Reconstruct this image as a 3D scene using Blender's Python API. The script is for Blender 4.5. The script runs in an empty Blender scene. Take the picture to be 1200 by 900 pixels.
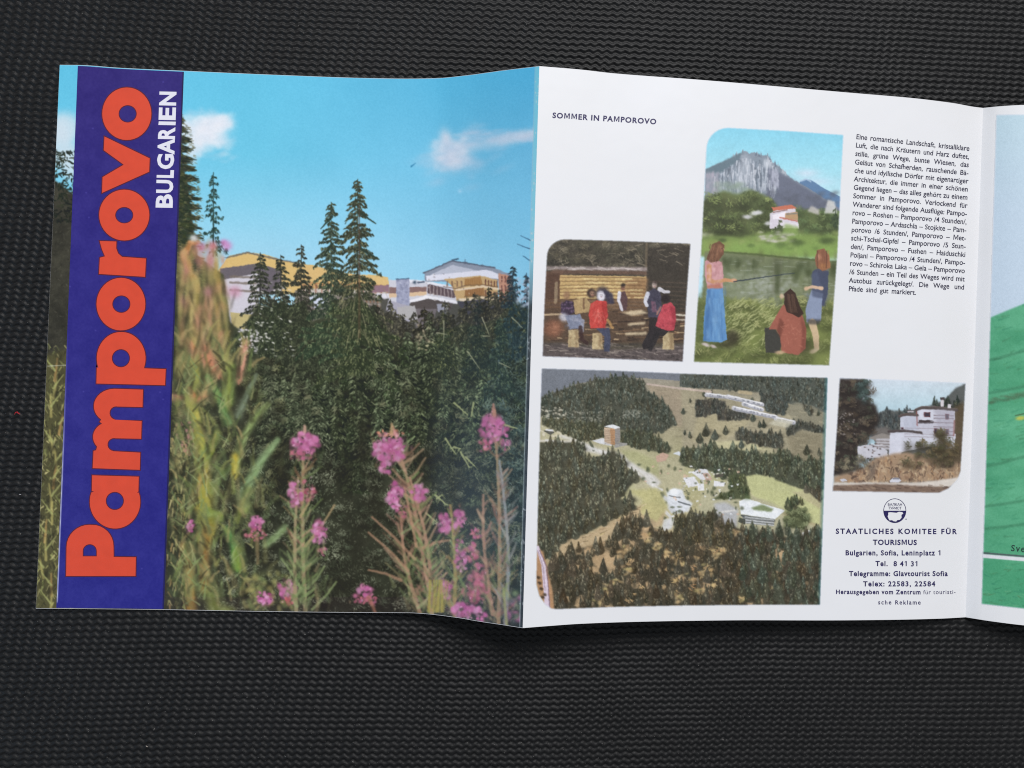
import bpy, bmesh, math, random
import numpy as np
from mathutils import Matrix, Vector
from mathutils.geometry import tessellate_polygon

scene = bpy.context.scene
COL = scene.collection

# ---------------------------------------------------------------- camera
FOCAL = 936.0                # focal length in print units (the picture is 1200 x 900 of them)
DIST = 0.307                 # metres from the lens to the mat
TILT = math.radians(3.3)     # the phone leans a little to the right
cam_data = bpy.data.cameras.new('camera')
cam_data.sensor_width = 36.0
cam_data.lens = FOCAL / 1200.0 * 36.0
cam_data.clip_start = 0.01
cam_data.clip_end = 20.0
cam = bpy.data.objects.new('camera', cam_data)
COL.objects.link(cam)
cam.location = (-DIST * math.sin(TILT), 0.0, DIST * math.cos(TILT))
cam.rotation_euler = (0.0, -TILT, 0.0)
scene.camera = cam

# ---------------------------------------------------------------- light: a soft indoor daylight
world = bpy.data.worlds.new('World')
scene.world = world
world.use_nodes = True
wb = world.node_tree.nodes['Background']
wb.inputs['Color'].default_value = (0.90, 0.95, 1.0, 1.0)
wb.inputs['Strength'].default_value = 0.36


def window_light(name, loc, target, sx, sy, watts, col):
    d = bpy.data.lights.new(name, 'AREA')
    d.shape = 'RECTANGLE'; d.size = sx; d.size_y = sy; d.energy = watts; d.color = col
    o = bpy.data.objects.new(name, d); COL.objects.link(o)
    o.location = loc
    o.rotation_euler = (Vector(target) - Vector(loc)).to_track_quat('-Z', 'Y').to_euler()
    return o


window_light('window_light', (0.55, 1.9, 2.1), (0.05, 0.0, 0.0), 1.5, 1.1, 81.0, (1.0, 0.99, 0.985))
window_light('side_window_light', (-1.25, -0.30, 0.85), (0.0, -0.05, 0.0), 0.34, 0.5, 2.6, (0.42, 0.70, 1.0))

scene.view_settings.view_transform = 'Standard'
scene.view_settings.look = 'None'
scene.view_settings.exposure = 0.0
scene.view_settings.gamma = 1.0
scene.view_settings.use_curve_mapping = False
scene.render.engine = 'CYCLES'
scene.render.resolution_x = 1024
scene.render.resolution_y = 768
scene.cycles.max_bounces = 6
scene.cycles.use_denoising = False
scene.cycles.filter_width = 1.1
# ---------------------------------------------------------------- printed pictures
# The brochure's printed photographs are drawn here with numpy: every print is a fine
# grid of paper whose printed ink colour is stored per grid point (colour attribute).
import numpy as np

PRINT_SCALE = 1.5                       # grid points per print unit


def up_noise(rs, h, w, cells_y, cells_x):
    cy, cx = max(2, int(cells_y)) + 1, max(2, int(cells_x)) + 1
    g = rs.rand(cy, cx)
    yy = np.linspace(0, cy - 1.001, h); xx = np.linspace(0, cx - 1.001, w)
    y0 = yy.astype(int); x0 = xx.astype(int)
    fy = yy - y0; fx = xx - x0
    fy = fy * fy * (3 - 2 * fy); fx = fx * fx * (3 - 2 * fx)
    a = g[y0] * (1 - fy)[:, None] + g[y0 + 1] * fy[:, None]
    return a[:, x0] * (1 - fx) + a[:, x0 + 1] * fx


def fbm(rs, h, w, cell, octaves=4, stretch=1.0):
    out = np.zeros((h, w)); amp = 1.0; tot = 0.0
    for o in range(octaves):
        out += amp * up_noise(rs, h, w, h / cell, w / (cell * stretch))
        tot += amp; amp *= 0.55; cell = max(cell / 2.0, 1.0)
    return out / tot


def blur1(m, r):
    r = int(r)
    if r < 1:
        return m
    for ax in (0, 1):
        pad = [(0, 0)] * m.ndim; pad[ax] = (r + 1, r)
        c = np.cumsum(np.pad(m, pad, mode='edge'), axis=ax)
        n = c.shape[ax]
        m = (np.take(c, range(2 * r + 1, n), axis=ax) - np.take(c, range(0, n - 2 * r - 1), axis=ax)) / (2 * r + 1)
    return m


class Print:
    """A sheet of ink: colours are display values 0..255, coordinates are print units."""

    def __init__(s, x0, y0, x1, y1, col=(235, 237, 245), seed=1):
        s.k = PRINT_SCALE
        s.x0, s.y0 = x0, y0
        s.w = int(round((x1 - x0) * s.k)) + 1; s.h = int(round((y1 - y0) * s.k)) + 1
        s.a = np.empty((s.h, s.w, 3)); s.a[:] = col
        s.X, s.Y = np.meshgrid(x0 + np.arange(s.w) / s.k, y0 + np.arange(s.h) / s.k)
        s.rs = np.random.RandomState(seed)

    def box(s, xa, ya, xb, yb):
        i0 = max(0, int((xa - s.x0) * s.k)); i1 = min(s.w, int((xb - s.x0) * s.k) + 2)
        j0 = max(0, int((ya - s.y0) * s.k)); j1 = min(s.h, int((yb - s.y0) * s.k) + 2)
        if i1 <= i0 or j1 <= j0:
            return None
        return (slice(j0, j1), slice(i0, i1))

    def put(s, sl, m, col):
        col = np.asarray(col, float)
        s.a[sl] += (col - s.a[sl]) * m[..., None]

    def polymask(s, pts, soft=0.0, full=False):
        p = np.asarray(pts, float); g = soft * 3 + 1
        sl = (slice(0, s.h), slice(0, s.w)) if full else s.box(p[:, 0].min() - g, p[:, 1].min() - g, p[:, 0].max() + g, p[:, 1].max() + g)
        if sl is None:
            return None, None
        X = s.X[sl]; Y = s.Y[sl]; acc = np.zeros(X.shape)
        q = 0.25 / s.k
        for dx, dy in ((-q, -q), (q, -q), (-q, q), (q, q)):
            xx = X + dx + 1e-7; yy = Y + dy + 1e-7; ins = np.zeros(X.shape, bool)
            for k in range(len(p)):
                xa, ya = p[k - 1]; xb, yb = p[k]
                if ya == yb:
                    continue
                c = (ya > yy) != (yb > yy)
                ins ^= c & (xx < (xb - xa) * (yy - ya) / (yb - ya) + xa)
            acc += ins
        acc /= 4
        if soft > 0:
            r = max(1, int(round(soft * s.k)))
            acc = blur1(blur1(acc, r), r)
        return sl, acc

    def poly(s, pts, col, a=1.0, soft=0.0):
        sl, m = s.polymask(pts, soft)
        if sl is not None:
            s.put(sl, m * a, col)

    def line(s, pts, w, col, a=1.0, soft=0.5, rag=0.0):
        """a tapered stroke along pts; w = width at start, or (start, end)"""
        p = np.asarray(pts, float)
        w0, w1 = (w if isinstance(w, (tuple, list)) else (w, w))
        g = max(w0, w1) * (.9 if soft >= 2 else .5) + soft + 1
        sl = s.box(p[:, 0].min() - g, p[:, 1].min() - g, p[:, 0].max() + g, p[:, 1].max() + g)
        if sl is None:
            return
        X = s.X[sl]; Y = s.Y[sl]; best = np.zeros(X.shape)
        seg = np.hypot(*np.diff(p, axis=0).T); tot = seg.sum() + 1e-9; run = 0.0
        for k in range(len(p) - 1):
            dx, dy = p[k + 1] - p[k]; L2 = dx * dx + dy * dy + 1e-9
            t = np.clip(((X - p[k, 0]) * dx + (Y - p[k, 1]) * dy) / L2, 0, 1)
            d = np.hypot(X - p[k, 0] - t * dx, Y - p[k, 1] - t * dy)
            ww = w0 + (w1 - w0) * (run + t * seg[k]) / tot
            best = np.maximum(best, np.exp(-(d / (ww / 2 + .3 * soft)) ** 2.6) if soft >= 2 else np.clip((ww / 2 + soft / 2 - d) / soft, 0, 1))
            run += seg[k]
        if rag:
            best = best * np.clip(1 - rag + 2 * rag * s.rs.rand(*best.shape), 0, 1)
        s.put(sl, best * a, col)

    def blob(s, cx, cy, rx, ry, col, a=1.0, rot=0.0, hard=1.0):
        g = max(rx, ry) * (2.2 if hard < 1.5 else 1.4)
        sl = s.box(cx - g, cy - g, cx + g, cy + g)
        if sl is None:
            return
        X = s.X[sl] - cx; Y = s.Y[sl] - cy; c, n = np.cos(rot), np.sin(rot)
        d = ((X * c + Y * n) / rx) ** 2 + ((-X * n + Y * c) / ry) ** 2
        s.put(sl, np.exp(-(d ** hard)) * a, col)

    def flecks(s, n, x0, y0, x1, y1, cols, ln=(2, 4), w=(0.7, 1.2), ang=(0, 3.14), a=(0.4, 0.9), keep=None, within=None):
        """n little leaf strokes scattered in a box; keep = a field of odds, within = a mask"""
        s.strew(s.rs.uniform(x0, x1, n), s.rs.uniform(y0, y1, n), cols, ln, w, ang, a, keep, within)

    def strew(s, xs, ys, cols, ln, w, ang, a, keep=None, within=None):
        rs = s.rs; n = len(xs); od = rs.rand(n)
        ii = np.clip(((xs - s.x0) * s.k).astype(int), 0, s.w - 1); jj = np.clip(((ys - s.y0) * s.k).astype(int), 0, s.h - 1)
        ok = np.ones(n, bool)
        if keep is not None:
            ok &= od < keep[jj, ii]
        if within is not None:
            ok &= rs.rand(n) < within[jj, ii]
        ci = rs.randint(0, len(cols), n)
        L = rs.uniform(ln[0], ln[1], n); W = rs.uniform(w[0], w[1], n); A = rs.uniform(ang[0], ang[1], n); O = rs.uniform(a[0], a[1], n)
        for k in np.nonzero(ok)[0]:
            dx = np.cos(A[k]) * L[k] / 2; dy = np.sin(A[k]) * L[k] / 2
            s.line([(xs[k] - dx, ys[k] - dy), (xs[k] + dx, ys[k] + dy)], (W[k], W[k] * 0.6), cols[ci[k]], O[k], 0.8)

    def clumps(s, n, x0, y0, x1, y1, dark, cols, size=(5, 11), per=26, ln=(1.5, 4), w=(.7, 1.3), a=(.35, .85), within=None, flat=.75):
        """foliage clumps: a dark hollow and lighter leaves gathered on its upper side"""
        rs = s.rs
        for k in range(n):
            cx, cy = rs.uniform(x0, x1), rs.uniform(y0, y1); r = rs.uniform(*size)
            s_w = None
            if within is not None:
                j = min(s.h - 1, max(0, int((cy - s.y0) * s.k))); i = min(s.w - 1, max(0, int((cx - s.x0) * s.k)))
                if rs.rand() > within[j, i]:
                    continue
            s.blob(cx, cy + r * .5, r * 1.1, r * .7, dark, rs.uniform(.25, .65), 0, 1.1)
            m = int(per * rs.uniform(.5, 1.3)); t = rs.uniform(0, 6.283, m); q = rs.rand(m) ** .7
            tone = rs.randint(len(cols)); cc = [np.array(cols[tone]) + rs.uniform(-14, 14) for _ in range(3)]
            an = rs.uniform(0, 3.14)
            s.strew(cx + np.cos(t) * q * r, cy - r * .2 + np.sin(t) * q * r * flat, cc, ln, w, (an - .8, an + .8), a, None, within)

    def grain(s, amt, cell=2.0, mask=None):
        n = fbm(s.rs, s.h, s.w, cell * s.k, 2) - 0.5
        if mask is not None:
            n = n * mask
        s.a += n[..., None] * amt * 2

    def warp(s, amp, cell):
        """shake the ink by a smooth random field so that drawn edges turn irregular"""
        r = s.rs
        dx = (fbm(r, s.h, s.w, cell * s.k, 2) - .5) * 4 * amp * s.k; dy = (fbm(r, s.h, s.w, cell * s.k, 2) - .5) * 4 * amp * s.k
        J, I = np.mgrid[0:s.h, 0:s.w]
        u = np.clip(I + dx, 0, s.w - 1.001); v = np.clip(J + dy, 0, s.h - 1.001)
        i = u.astype(int); j = v.astype(int); fu = (u - i)[..., None]; fv = (v - j)[..., None]; a = s.a
        s.a = (a[j, i] * (1 - fu) + a[j, i + 1] * fu) * (1 - fv) + (a[j + 1, i] * (1 - fu) + a[j + 1, i + 1] * fu) * fv

    def mottle(s, amt, cell, tint=(1, 1, 1)):
        n = fbm(s.rs, s.h, s.w, cell * s.k, 3) - .5
        s.a *= 1 + n[..., None] * 2 * amt * np.array(tint)

    def contrast(s, k, pivot=110.0, sat=1.0):
        g = s.a.mean(-1, keepdims=True)
        s.a = (g + (s.a - g) * sat - pivot) * k + pivot

    def conifer(s, x, yt, yb, hw, dark, light, dens=1.0, droop=0.35, gap=3.0):
        """a spruce: trunk and drooping branch layers that widen towards the ground"""
        rs = s.rs
        s.line([(x, yt), (x, yb)], (0.8, 2.4), dark, 0.9, 0.8)
        dark = np.array(dark, float); light = np.array(light, float)
        y = yt + 3
        while y < yb:
            f = (y - yt) / (yb - yt)
            for sd in (-1, 1):
                if rs.rand() < .16:
                    continue
                L = (1.2 + hw * (0.04 + 0.96 * f ** 0.95)) * rs.choice([rs.uniform(.25, .6), rs.uniform(.6, .95), rs.uniform(.95, 1.4)])
                dr = droop * rs.uniform(-.2, 1.6); yy = y + rs.uniform(-2, 2)
                m = int(3 + L * 1.5 * dens)
                for q in range(m):          # a bough is a row of needle tufts that hang below it
                    t = rs.rand() ** .8
                    bx = x + sd * L * t; by = yy + L * dr * t * t + rs.normal() * (.4 + .9 * f)
                    dp = rs.rand()
                    c = dark * (1 - dp * .25) if dp < .62 else dark + (light - dark) * rs.rand()
                    s.line([(bx, by), (bx + sd * rs.uniform(-.5, 2.2), by + rs.uniform(.6, 1.6 + 2.4 * f))], (rs.uniform(.9, 1.7 + .9 * f), .6), c, rs.uniform(.55, 1), 0.8)
            y += gap * rs.uniform(0.6, 1.3) * (0.55 + 0.6 * f)

    def flower(s, cx, cy, rx, ry, cols, n, size=(1.5, 3.2), a=(.5, .95)):
        rs = s.rs
        for k in range(n // 3):
            s.blob(cx + rx * rs.normal() * .6, cy + ry * rs.normal() * .6, size[0], size[0] * 1.3, [(96, 60, 80), (150, 120, 96), (120, 70, 96)][rs.randint(3)], .4, 0, 1.2)
        for k in range(n):
            t = rs.uniform(0, 6.283); r = rs.rand() ** 0.6
            c = np.array(cols[rs.randint(len(cols))]) + rs.uniform(-22, 16)
            q = rs.uniform(*size)
            s.blob(cx + rx * r * np.cos(t), cy + ry * r * np.sin(t), q, q * rs.uniform(.55, 1.0), c, rs.uniform(*a), rs.uniform(0, 3), 1.6)
        for k in range(n // 4):         # gaps and sepals between the florets
            s.blob(cx + rx * rs.normal() * .55, cy + ry * rs.normal() * .6, rs.uniform(.7, 1.6), rs.uniform(.8, 2), [(70, 52, 56), (120, 84, 92), (232, 176, 208), (150, 104, 110)][rs.randint(4)], rs.uniform(.3, .7), rs.uniform(0, 3), 1.5)


def lerp_ramp(Y, stops):
    ys = [q[0] for q in stops]
    return np.stack([np.interp(Y, ys, [q[1][c] for q in stops]) for c in range(3)], -1)


def paint_cover():
    c = Print(36, 70, 634, 742, seed=11); rs = c.rs; X, Y = c.X, c.Y
    # sky: deeper blue on top, pale at the skyline, a little greyer to the right
    left = lerp_ramp(Y, [(70, (104, 196, 226)), (180, (118, 203, 230)), (300, (172, 220, 240)), (400, (190, 225, 240))])
    right = lerp_ramp(Y, [(70, (84, 176, 216)), (180, (118, 190, 224)), (300, (140, 203, 232)), (400, (160, 210, 235))])
    t = np.clip((X - 300) / 330, 0, 1)[..., None]
    c.a[:] = left * (1 - t) + right * t
    c.a += ((fbm(rs, c.h, c.w, 90, 3) - .5) * 10)[..., None]
    # clouds
    for x, y, rx, ry, a in ((247, 146, 24, 13, .95), (238, 158, 20, 14, .95), (228, 172, 14, 12, .8), (262, 142, 12, 8, .8), (255, 164, 13, 9, .6), (222, 186, 10, 10, .5), (218, 150, 10, 14, .8)):
        c.blob(x, y, rx, ry, (236, 236, 242), a, rs.uniform(-.3, .3), 1.8)
    for k in range(34):
        c.blob(rs.uniform(212, 270), rs.uniform(133, 182), rs.uniform(3, 7), rs.uniform(2.5, 5), (242, 241, 245), .3, 0, 1.4)
    for x, y, rx, ry, a in ((522, 162, 7, 11, .75), (530, 178, 18, 18, .55), (520, 186, 20, 15, .4), (536, 186, 14, 12, .55), (550, 172, 14, 7, .45), (580, 167, 24, 7, .45), (605, 161, 24, 6.5, .6), (622, 157, 18, 6, .6)):
        c.blob(x, y, rx, ry, (216, 219, 231), a, -.15, 1.2)
    for k in range(60):
        c.blob(rs.normal() * 22 + 532, rs.normal() * 14 + 182, rs.uniform(5, 13), rs.uniform(2, 6), (200, 208, 226), .14, rs.uniform(-.5, .1), 1.1); c.blob(rs.uniform(545, 628), 166 - (rs.rand() * 12) + rs.normal() * 4, rs.uniform(5, 12), rs.uniform(1.5, 4), (200, 208, 226), .16, -.15, 1.1); c.blob(rs.uniform(210, 276), rs.uniform(128, 190), rs.uniform(3, 8), rs.uniform(1.5, 4), (206, 220, 234), .14, rs.uniform(-.5, .3), 1.1)
    for k in range(40):
        c.blob(rs.uniform(508, 548), rs.uniform(158, 200), rs.uniform(3, 6), rs.uniform(2, 5), (224, 226, 236), .22, 0, 1.2)
    c.blob(539, 224, 2.4, 2.2, (170, 215, 240), .9); c.line([(482, 195), (487, 191.5)], (2.2, .8), (50, 125, 165), .8, 1)
    # left strip: cloud above the treetops
    for x, y, rx, ry in ((76, 150, 20, 19), (68, 168, 18, 30), (84, 190, 14, 22)):
        c.blob(x, y, rx, ry, (214, 226, 234), .85, 0, 2.2)

    # hill and hotel buildings behind the firs
    c.poly([(255, 318), (268, 300), (290, 295.5), (310, 298), (335, 306), (352, 309), (372, 311), (380, 322), (440, 322), (455, 325), (455, 345), (255, 345)], (222, 190, 128))
    c.poly([(262, 302), (290, 295), (330, 304), (352, 308.5), (352, 310), (330, 306), (290, 297), (266, 303)], (90, 90, 96), .7)
    c.poly([(258, 315), (300, 309), (330, 316), (330, 345), (258, 345)], (112, 104, 110))
    c.poly([(266, 331), (303, 322), (303, 345), (268, 350), (266, 420), (306, 420), (300, 330)], (206, 200, 210))
    c.poly([(262, 328), (300, 320), (303, 322), (304, 374), (268, 372)], (214, 208, 216))
    for y in (324, 331, 340):
        c.line([(270, y), (300, y + 1.5)], 2.6, (128, 116, 106), .8, .8)
    c.poly([(270, 366), (304, 370), (304, 388), (272, 384)], (196, 180, 130))
    c.poly([(352, 308), (375, 313), (404, 320), (455, 325), (455, 350), (352, 345)], (222, 188, 130))
    c.poly([(346, 340), (456, 342), (456, 404), (346, 404)], (142, 132, 124)); c.poly([(352, 338), (455, 340), (455, 346), (352, 346)], (206, 196, 188))
    for y in (334, 351, 358):
        for x in np.arange(354, 455, 4.2):
            c.line([(x, y + rs.uniform(-.6, .6)), (x + .3, y + 3.4)], 1.7, [(104, 78, 70), (84, 72, 78), (150, 110, 84)][rs.randint(3)], .75, .8)
        c.line([(352, y + 5.4), (455, y + 6)], 1, (228, 214, 196), .6, .8)
    for x in range(356, 455, 7):
        c.line([(x, 331 + rs.rand() * 3), (x, 344)], 2.2, (150, 95, 75), .55, 1)
    c.line([(352, 330), (380, 333), (455, 335)], 1.4, (180, 120, 80), .7, 1)
    c.poly([(362, 346), (384, 344), (384, 362), (366, 360)], (216, 220, 236))
    c.poly([(436, 324), (455, 325), (456, 334), (436, 334)], (224, 192, 134))
    c.poly([(434, 335), (456, 334), (456, 342), (434, 343)], (150, 120, 130))
    c.poly([(440, 344), (456, 344), (456, 350), (442, 352)], (228, 224, 232))
    c.poly([(448, 352), (458, 350), (460, 360), (450, 360)], (70, 76, 105))
    c.poly([(446, 350), (500, 350), (540, 352), (606, 350), (606, 412), (446, 412)], (88, 86, 80), 1, .5)
    # low wing with its terrace
    c.poly([(456, 328), (500, 330), (536, 338), (536, 356), (456, 356)], (212, 210, 218))
    c.poly([(456, 337), (500, 336), (500, 342), (456, 344)], (140, 112, 108))
    c.poly([(456, 344), (500, 341.5), (500, 346), (456, 349)], (222, 192, 160))
    c.poly([(501, 333.5), (503, 333), (534, 341), (533, 349), (501, 344)], (104, 88, 92))
    for x in np.arange(504, 533, 4.2):
        c.line([(x, 334 + (x - 503) * .25), (x, 346 + (x - 503) * .1)], 1.1, (190, 176, 172), .8, .7)
    c.line([(480, 329), (500, 330.5), (537, 338.5)], 2.6, (240, 238, 244), 1, .9)
    c.poly([(480, 352), (500, 346), (536, 353), (536, 356), (502, 350), (480, 355)], (242, 238, 242))
    c.poly([(481, 355), (502, 350), (531, 356), (528, 364), (484, 366)], (92, 84, 82))
    c.poly([(484, 362), (512, 362), (506, 384), (488, 384)], (122, 114, 116))
    c.poly([(512, 356), (526, 356), (524, 368), (513, 366)], (160, 160, 172))
    c.blob(486, 331, 2, 1.8, (40, 60, 80), .9); c.line([(490, 331), (497, 330.5)], 2, (60, 72, 92), .8, .8)
    c.poly([(464, 327), (479.5, 326.5), (480, 360), (465, 360)], (164, 166, 188))
    for k in range(90):
        c.blob(rs.uniform(465, 479), rs.uniform(328, 359), 1, 1, (196, 196, 212) if rs.rand() < .5 else (132, 134, 156), .6)
    c.line([(464, 327), (479.5, 326.5)], 1, (60, 76, 100), .8, .8)
    c.poly([(455, 352), (465, 354), (487, 362), (488, 380), (466, 372), (452, 364)], (176, 172, 184))
    c.poly([(465, 360), (486, 358), (490, 374), (468, 374)], (184, 180, 180))
    # tall hotel on the right
    c.poly([(497, 319), (530, 305), (540, 307), (575, 313), (600, 322), (600, 330), (498, 330)], (150, 156, 170))
    c.poly([(504, 322), (530, 310.5), (560, 317), (548, 322), (510, 324)], (196, 198, 210))
    c.line([(496, 320), (530, 306), (545, 308), (580, 314)], 1.6, (96, 102, 116), .95, .8)
    c.poly([(499, 323), (540, 319), (570, 316), (584, 321), (584, 327), (562, 324), (520, 328), (500, 329)], (232, 230, 240))
    c.poly([(520, 327), (563, 323), (583, 328), (583, 352), (535, 352), (530, 335)], (204, 172, 126))
    c.poly([(544, 327), (563, 324), (565, 333), (545, 334)], (176, 134, 88))
    c.poly([(545, 338), (567, 337), (568, 346), (545, 347)], (162, 120, 82))
    c.poly([(534, 339), (566, 334), (584, 338), (584, 340), (566, 337), (534, 341)], (236, 214, 190))
    c.poly([(536, 350), (568, 347.5), (584, 351), (584, 353.5), (568, 350.5), (540, 353.5)], (232, 214, 190))
    for x in np.arange(569, 583, 3.4):
        for y in (328, 341):
            c.line([(x, y + (x - 569) * .15), (x, y + 6 + (x - 569) * .15)], 1.4, (110, 72, 62), .9, .7)
    for x in (524, 530, 536, 541):
        c.line([(x, 330), (x, 335)], 1.6, (120, 92, 80), .8, .8)
    c.poly([(584, 320), (600, 324), (602, 356), (585, 354)], (198, 150, 128))
    for x in (588, 592, 596):
        for y in (324, 335, 347):
            c.line([(x, y), (x + .3, y + 6)], 1.5, (108, 70, 66), .9, .7)
    c.line([(545, 304), (545, 309)], .9, (90, 100, 120), .8, .7); c.line([(530, 304.5), (537, 303.5)], 1.6, (60, 78, 96), .9, .8)
    for y in (330.5, 343.5):
        c.line([(545, y + 4), (565, y + 3.2), (583, y + 6)], 1.6, (120, 92, 66), .75, .8); c.line([(545, y + 6.4), (566, y + 5.6), (584, y + 9)], 1.2, (232, 206, 168), .9, .7)
    for x in np.arange(546, 566, 2.6):
        c.line([(x, 328), (x, 334)], .7, (150, 108, 66), .6, .7); c.line([(x, 339), (x, 346)], .7, (146, 104, 62), .6, .7)
    c.line([(520, 336), (534, 338), (545, 335)], 1.2, (110, 92, 84), .7, .8)
    for k in range(46):
        c.blob(rs.uniform(500, 600), rs.uniform(320, 354), rs.uniform(.6, 1.6), rs.uniform(.5, 1.2), [(120, 98, 84), (90, 78, 76), (236, 226, 214)][rs.randint(3)], .45, 0, 1.6)
    c.poly([(536, 354), (566, 350.5), (584, 355), (600, 357), (600, 372), (545, 368)], (78, 76, 84))

    c.warp(.3, 3)
    # dark forest below
    sky_line = [(36, 205), (60, 208), (92, 232), (92, 330), (200, 330), (204, 300), (206, 150), (208, 150), (212, 190), (220, 215), (226, 260), (232, 300), (262, 322), (270, 378), (285, 390), (292, 372), (304, 356), (318, 360),
                (330, 352), (340, 358), (356, 352), (366, 376), (380, 372), (388, 352), (400, 362), (420, 346), (434, 366), (448, 384), (466, 394), (486, 402), (500, 404), (512, 392), (530, 384), (545, 378), (560, 382), (584, 372), (592, 362), (606, 352), (618, 362), (626, 360), (634, 360), (634, 742), (36, 742)]
    sl, fm = c.polymask(sky_line, .6, True)
    c.put(sl, fm, (62, 60, 51))
    base = fbm(rs, c.h, c.w, 46, 4); fine = fbm(rs, c.h, c.w, 9, 3)
    tone = np.clip((base - .36) * 3.2, 0, 1)
    c.a += (fm * ((base - .5) * 34 + (fine - .5) * 20))[..., None] * np.array([1, .98, .8])
    up = fm * np.exp(-((Y - 420) / 60) ** 2) * (X > 236)
    c.a += up[..., None] * np.array([10, 12, 7])
    rb = fm * np.clip((X - 560) / 50, 0, 1)
    c.a += rb[..., None] * np.array([-12, -4, 5])
    od = np.clip((base - .36) * 3.4, .1, 1) * np.clip((fine - .3) * 2.6, .15, 1)
    inside = np.where(X > 196, fm, 0)
    for x0 in np.arange(438, 606, 5.0):
        y0 = np.interp(x0, [438, 466, 500, 530, 560, 584, 606], [348, 364, 372, 358, 352, 344, 330]) + rs.choice([-8, 0, 6, 12]) + rs.uniform(-4, 6)
        g_ = rs.uniform(-8, 16); c.conifer(x0 + rs.uniform(-2, 2), y0, y0 + 46, rs.uniform(7, 15), (52 + g_, 50 + g_, 42 + g_), (124 + g_ * 2, 118 + g_ * 2, 90 + g_ * 2), .9, rs.uniform(.2, .5), 3.4)
    # rows of firs, back to front, each set off by the shade behind it
    for k in range(58):
        f_ = k / 58.0; y0 = 350 + 130 * f_ + rs.uniform(-8, 8); x0 = rs.uniform(300, 622)
        if y0 < 384 and 440 < x0 < 600:
            y0 += 20
        H_ = rs.uniform(60, 120); w_ = rs.uniform(13, 26); g_ = rs.uniform(-6, 16); gr = rs.uniform(0, 10)
        c.poly([(x0, y0 - 3), (x0 + w_ * 1.25, y0 + H_), (x0 - w_ * 1.25, y0 + H_)], (32, 32, 28), .68, 3)
        c.conifer(x0, y0, y0 + H_, w_, (54 + g_, 54 + g_ + gr * .4, 43 + g_), (132 + g_ * 2 - gr, 134 + g_ * 2 + gr * .4, 104 + g_ * 2), 1.25, rs.uniform(.25, .6), 4.0)
        for q in range(34):             # lit bough tips on the sunny side
            t_ = rs.uniform(.1, 1); s_ = rs.choice([-1, -1, 1]); xx = x0 + s_ * w_ * t_ * rs.uniform(.4, 1); yy = y0 + H_ * t_
            c.line([(xx, yy), (xx + s_ * rs.uniform(1, 4), yy + rs.uniform(.5, 3))], (1.6, .7), (150 + g_, 156 + g_, 122 + g_), rs.uniform(.3, .8), .9)
    c.clumps(50, 206, 400, 630, 500, (44, 42, 35), [(116, 116, 92), (100, 104, 82), (128, 124, 100), (90, 96, 76)], (4, 9), 30, within=inside)
    c.clumps(420, 240, 520, 625, 730, (42, 37, 32), [(112, 114, 96), (134, 134, 116), (98, 104, 86), (150, 150, 130)], (5, 13), 40, (1, 2.6), (.6, 1.1), (.4, .95), within=inside)
    c.clumps(90, 570, 400, 630, 640, (36, 42, 44), [(104, 116, 108), (124, 136, 126), (86, 98, 96)], (5, 12), 30, within=inside)
    c.clumps(150, 200, 400, 330, 640, (46, 40, 33), [(120, 118, 86), (140, 136, 104), (100, 106, 78)], (5, 10), 26, within=inside)
    c.flecks(7000, 206, 440, 626, 735, [(124, 128, 106), (146, 148, 126), (104, 112, 92), (172, 172, 150)], (.9, 2.4), (.6, 1.1), (0, 3.14), (.4, 1.0), od * np.clip((fine - .36) * 4, .05, 1), inside)
    c.flecks(1600, 420, 385, 622, 560, [(150, 148, 120), (176, 172, 142), (132, 136, 108)], (2, 6), (.6, 1.2), (.4, 2.7), (.3, .8), od, inside)
    for k in range(500):
        x = rs.uniform(206, 625); y = rs.uniform(390, 735)
        if inside[int((y - c.y0) * c.k), int((x - c.x0) * c.k)] > .5:
            c.blob(x, y, rs.uniform(1.5, 7), rs.uniform(1.2, 6), (42, 36, 31), rs.uniform(.2, .65), rs.uniform(0, 3))
    for x, y, rx, ry in ((407, 560, 10, 40), (420, 640, 14, 30), (472, 660, 16, 40), (400, 690, 26, 16), (330, 560, 14, 24), (440, 600, 8, 40), (500, 540, 30, 20), (425, 520, 8, 40), (335, 520, 20, 12)):
        c.blob(x, y, rx, ry, (44, 38, 33), .6, 0, 1)
    # horizontal twig layers in the shaded spruce left of the middle
    for k in range(230):
        x = rs.uniform(300, 360); y = rs.uniform(400, 520)
        c.line([(x, y), (x + 4, y + rs.uniform(0, 2)), (x + 8, y - rs.uniform(-1, 2))], (.9, .5), (112, 110, 92), rs.uniform(.2, .6), .8)

    # spruces on the skyline
    dk, lt = (50, 52, 44), (118, 122, 94)
    for k in range(760):
        y = rs.uniform(132, 345); reach = np.interp(y, [132, 150, 170, 200, 225, 300, 345], [8, 19, 24, 28, 34, 36, 38]) * (.7 + .3 * np.sin(y * .55))
        L = reach * rs.rand() ** .5
        c.line([(204 + L * .6, y), (204 + L, y + rs.uniform(0, 3))], (rs.uniform(2, 5), 1.2), [(48, 54, 42), (38, 44, 36), (64, 66, 46), (54, 58, 50)][rs.randint(4)], rs.uniform(.6, 1), 1)
    for k in range(520):
        y = rs.uniform(134, 345); L = np.interp(y, [132, 150, 170, 200, 225, 300, 345], [7, 18, 22, 27, 32, 34, 36]) * rs.rand()
        c.line([(204 + L, y), (206.5 + L, y + rs.uniform(-1, 2))], (1.4, .8), [(108, 104, 72), (88, 84, 60), (124, 120, 90), (60, 76, 56)][rs.randint(4)], rs.uniform(.3, .85), .8)
    c.conifer(250, 202, 300, 13, (42, 66, 62), (86, 112, 96), .7, .12, 4.6)
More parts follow.
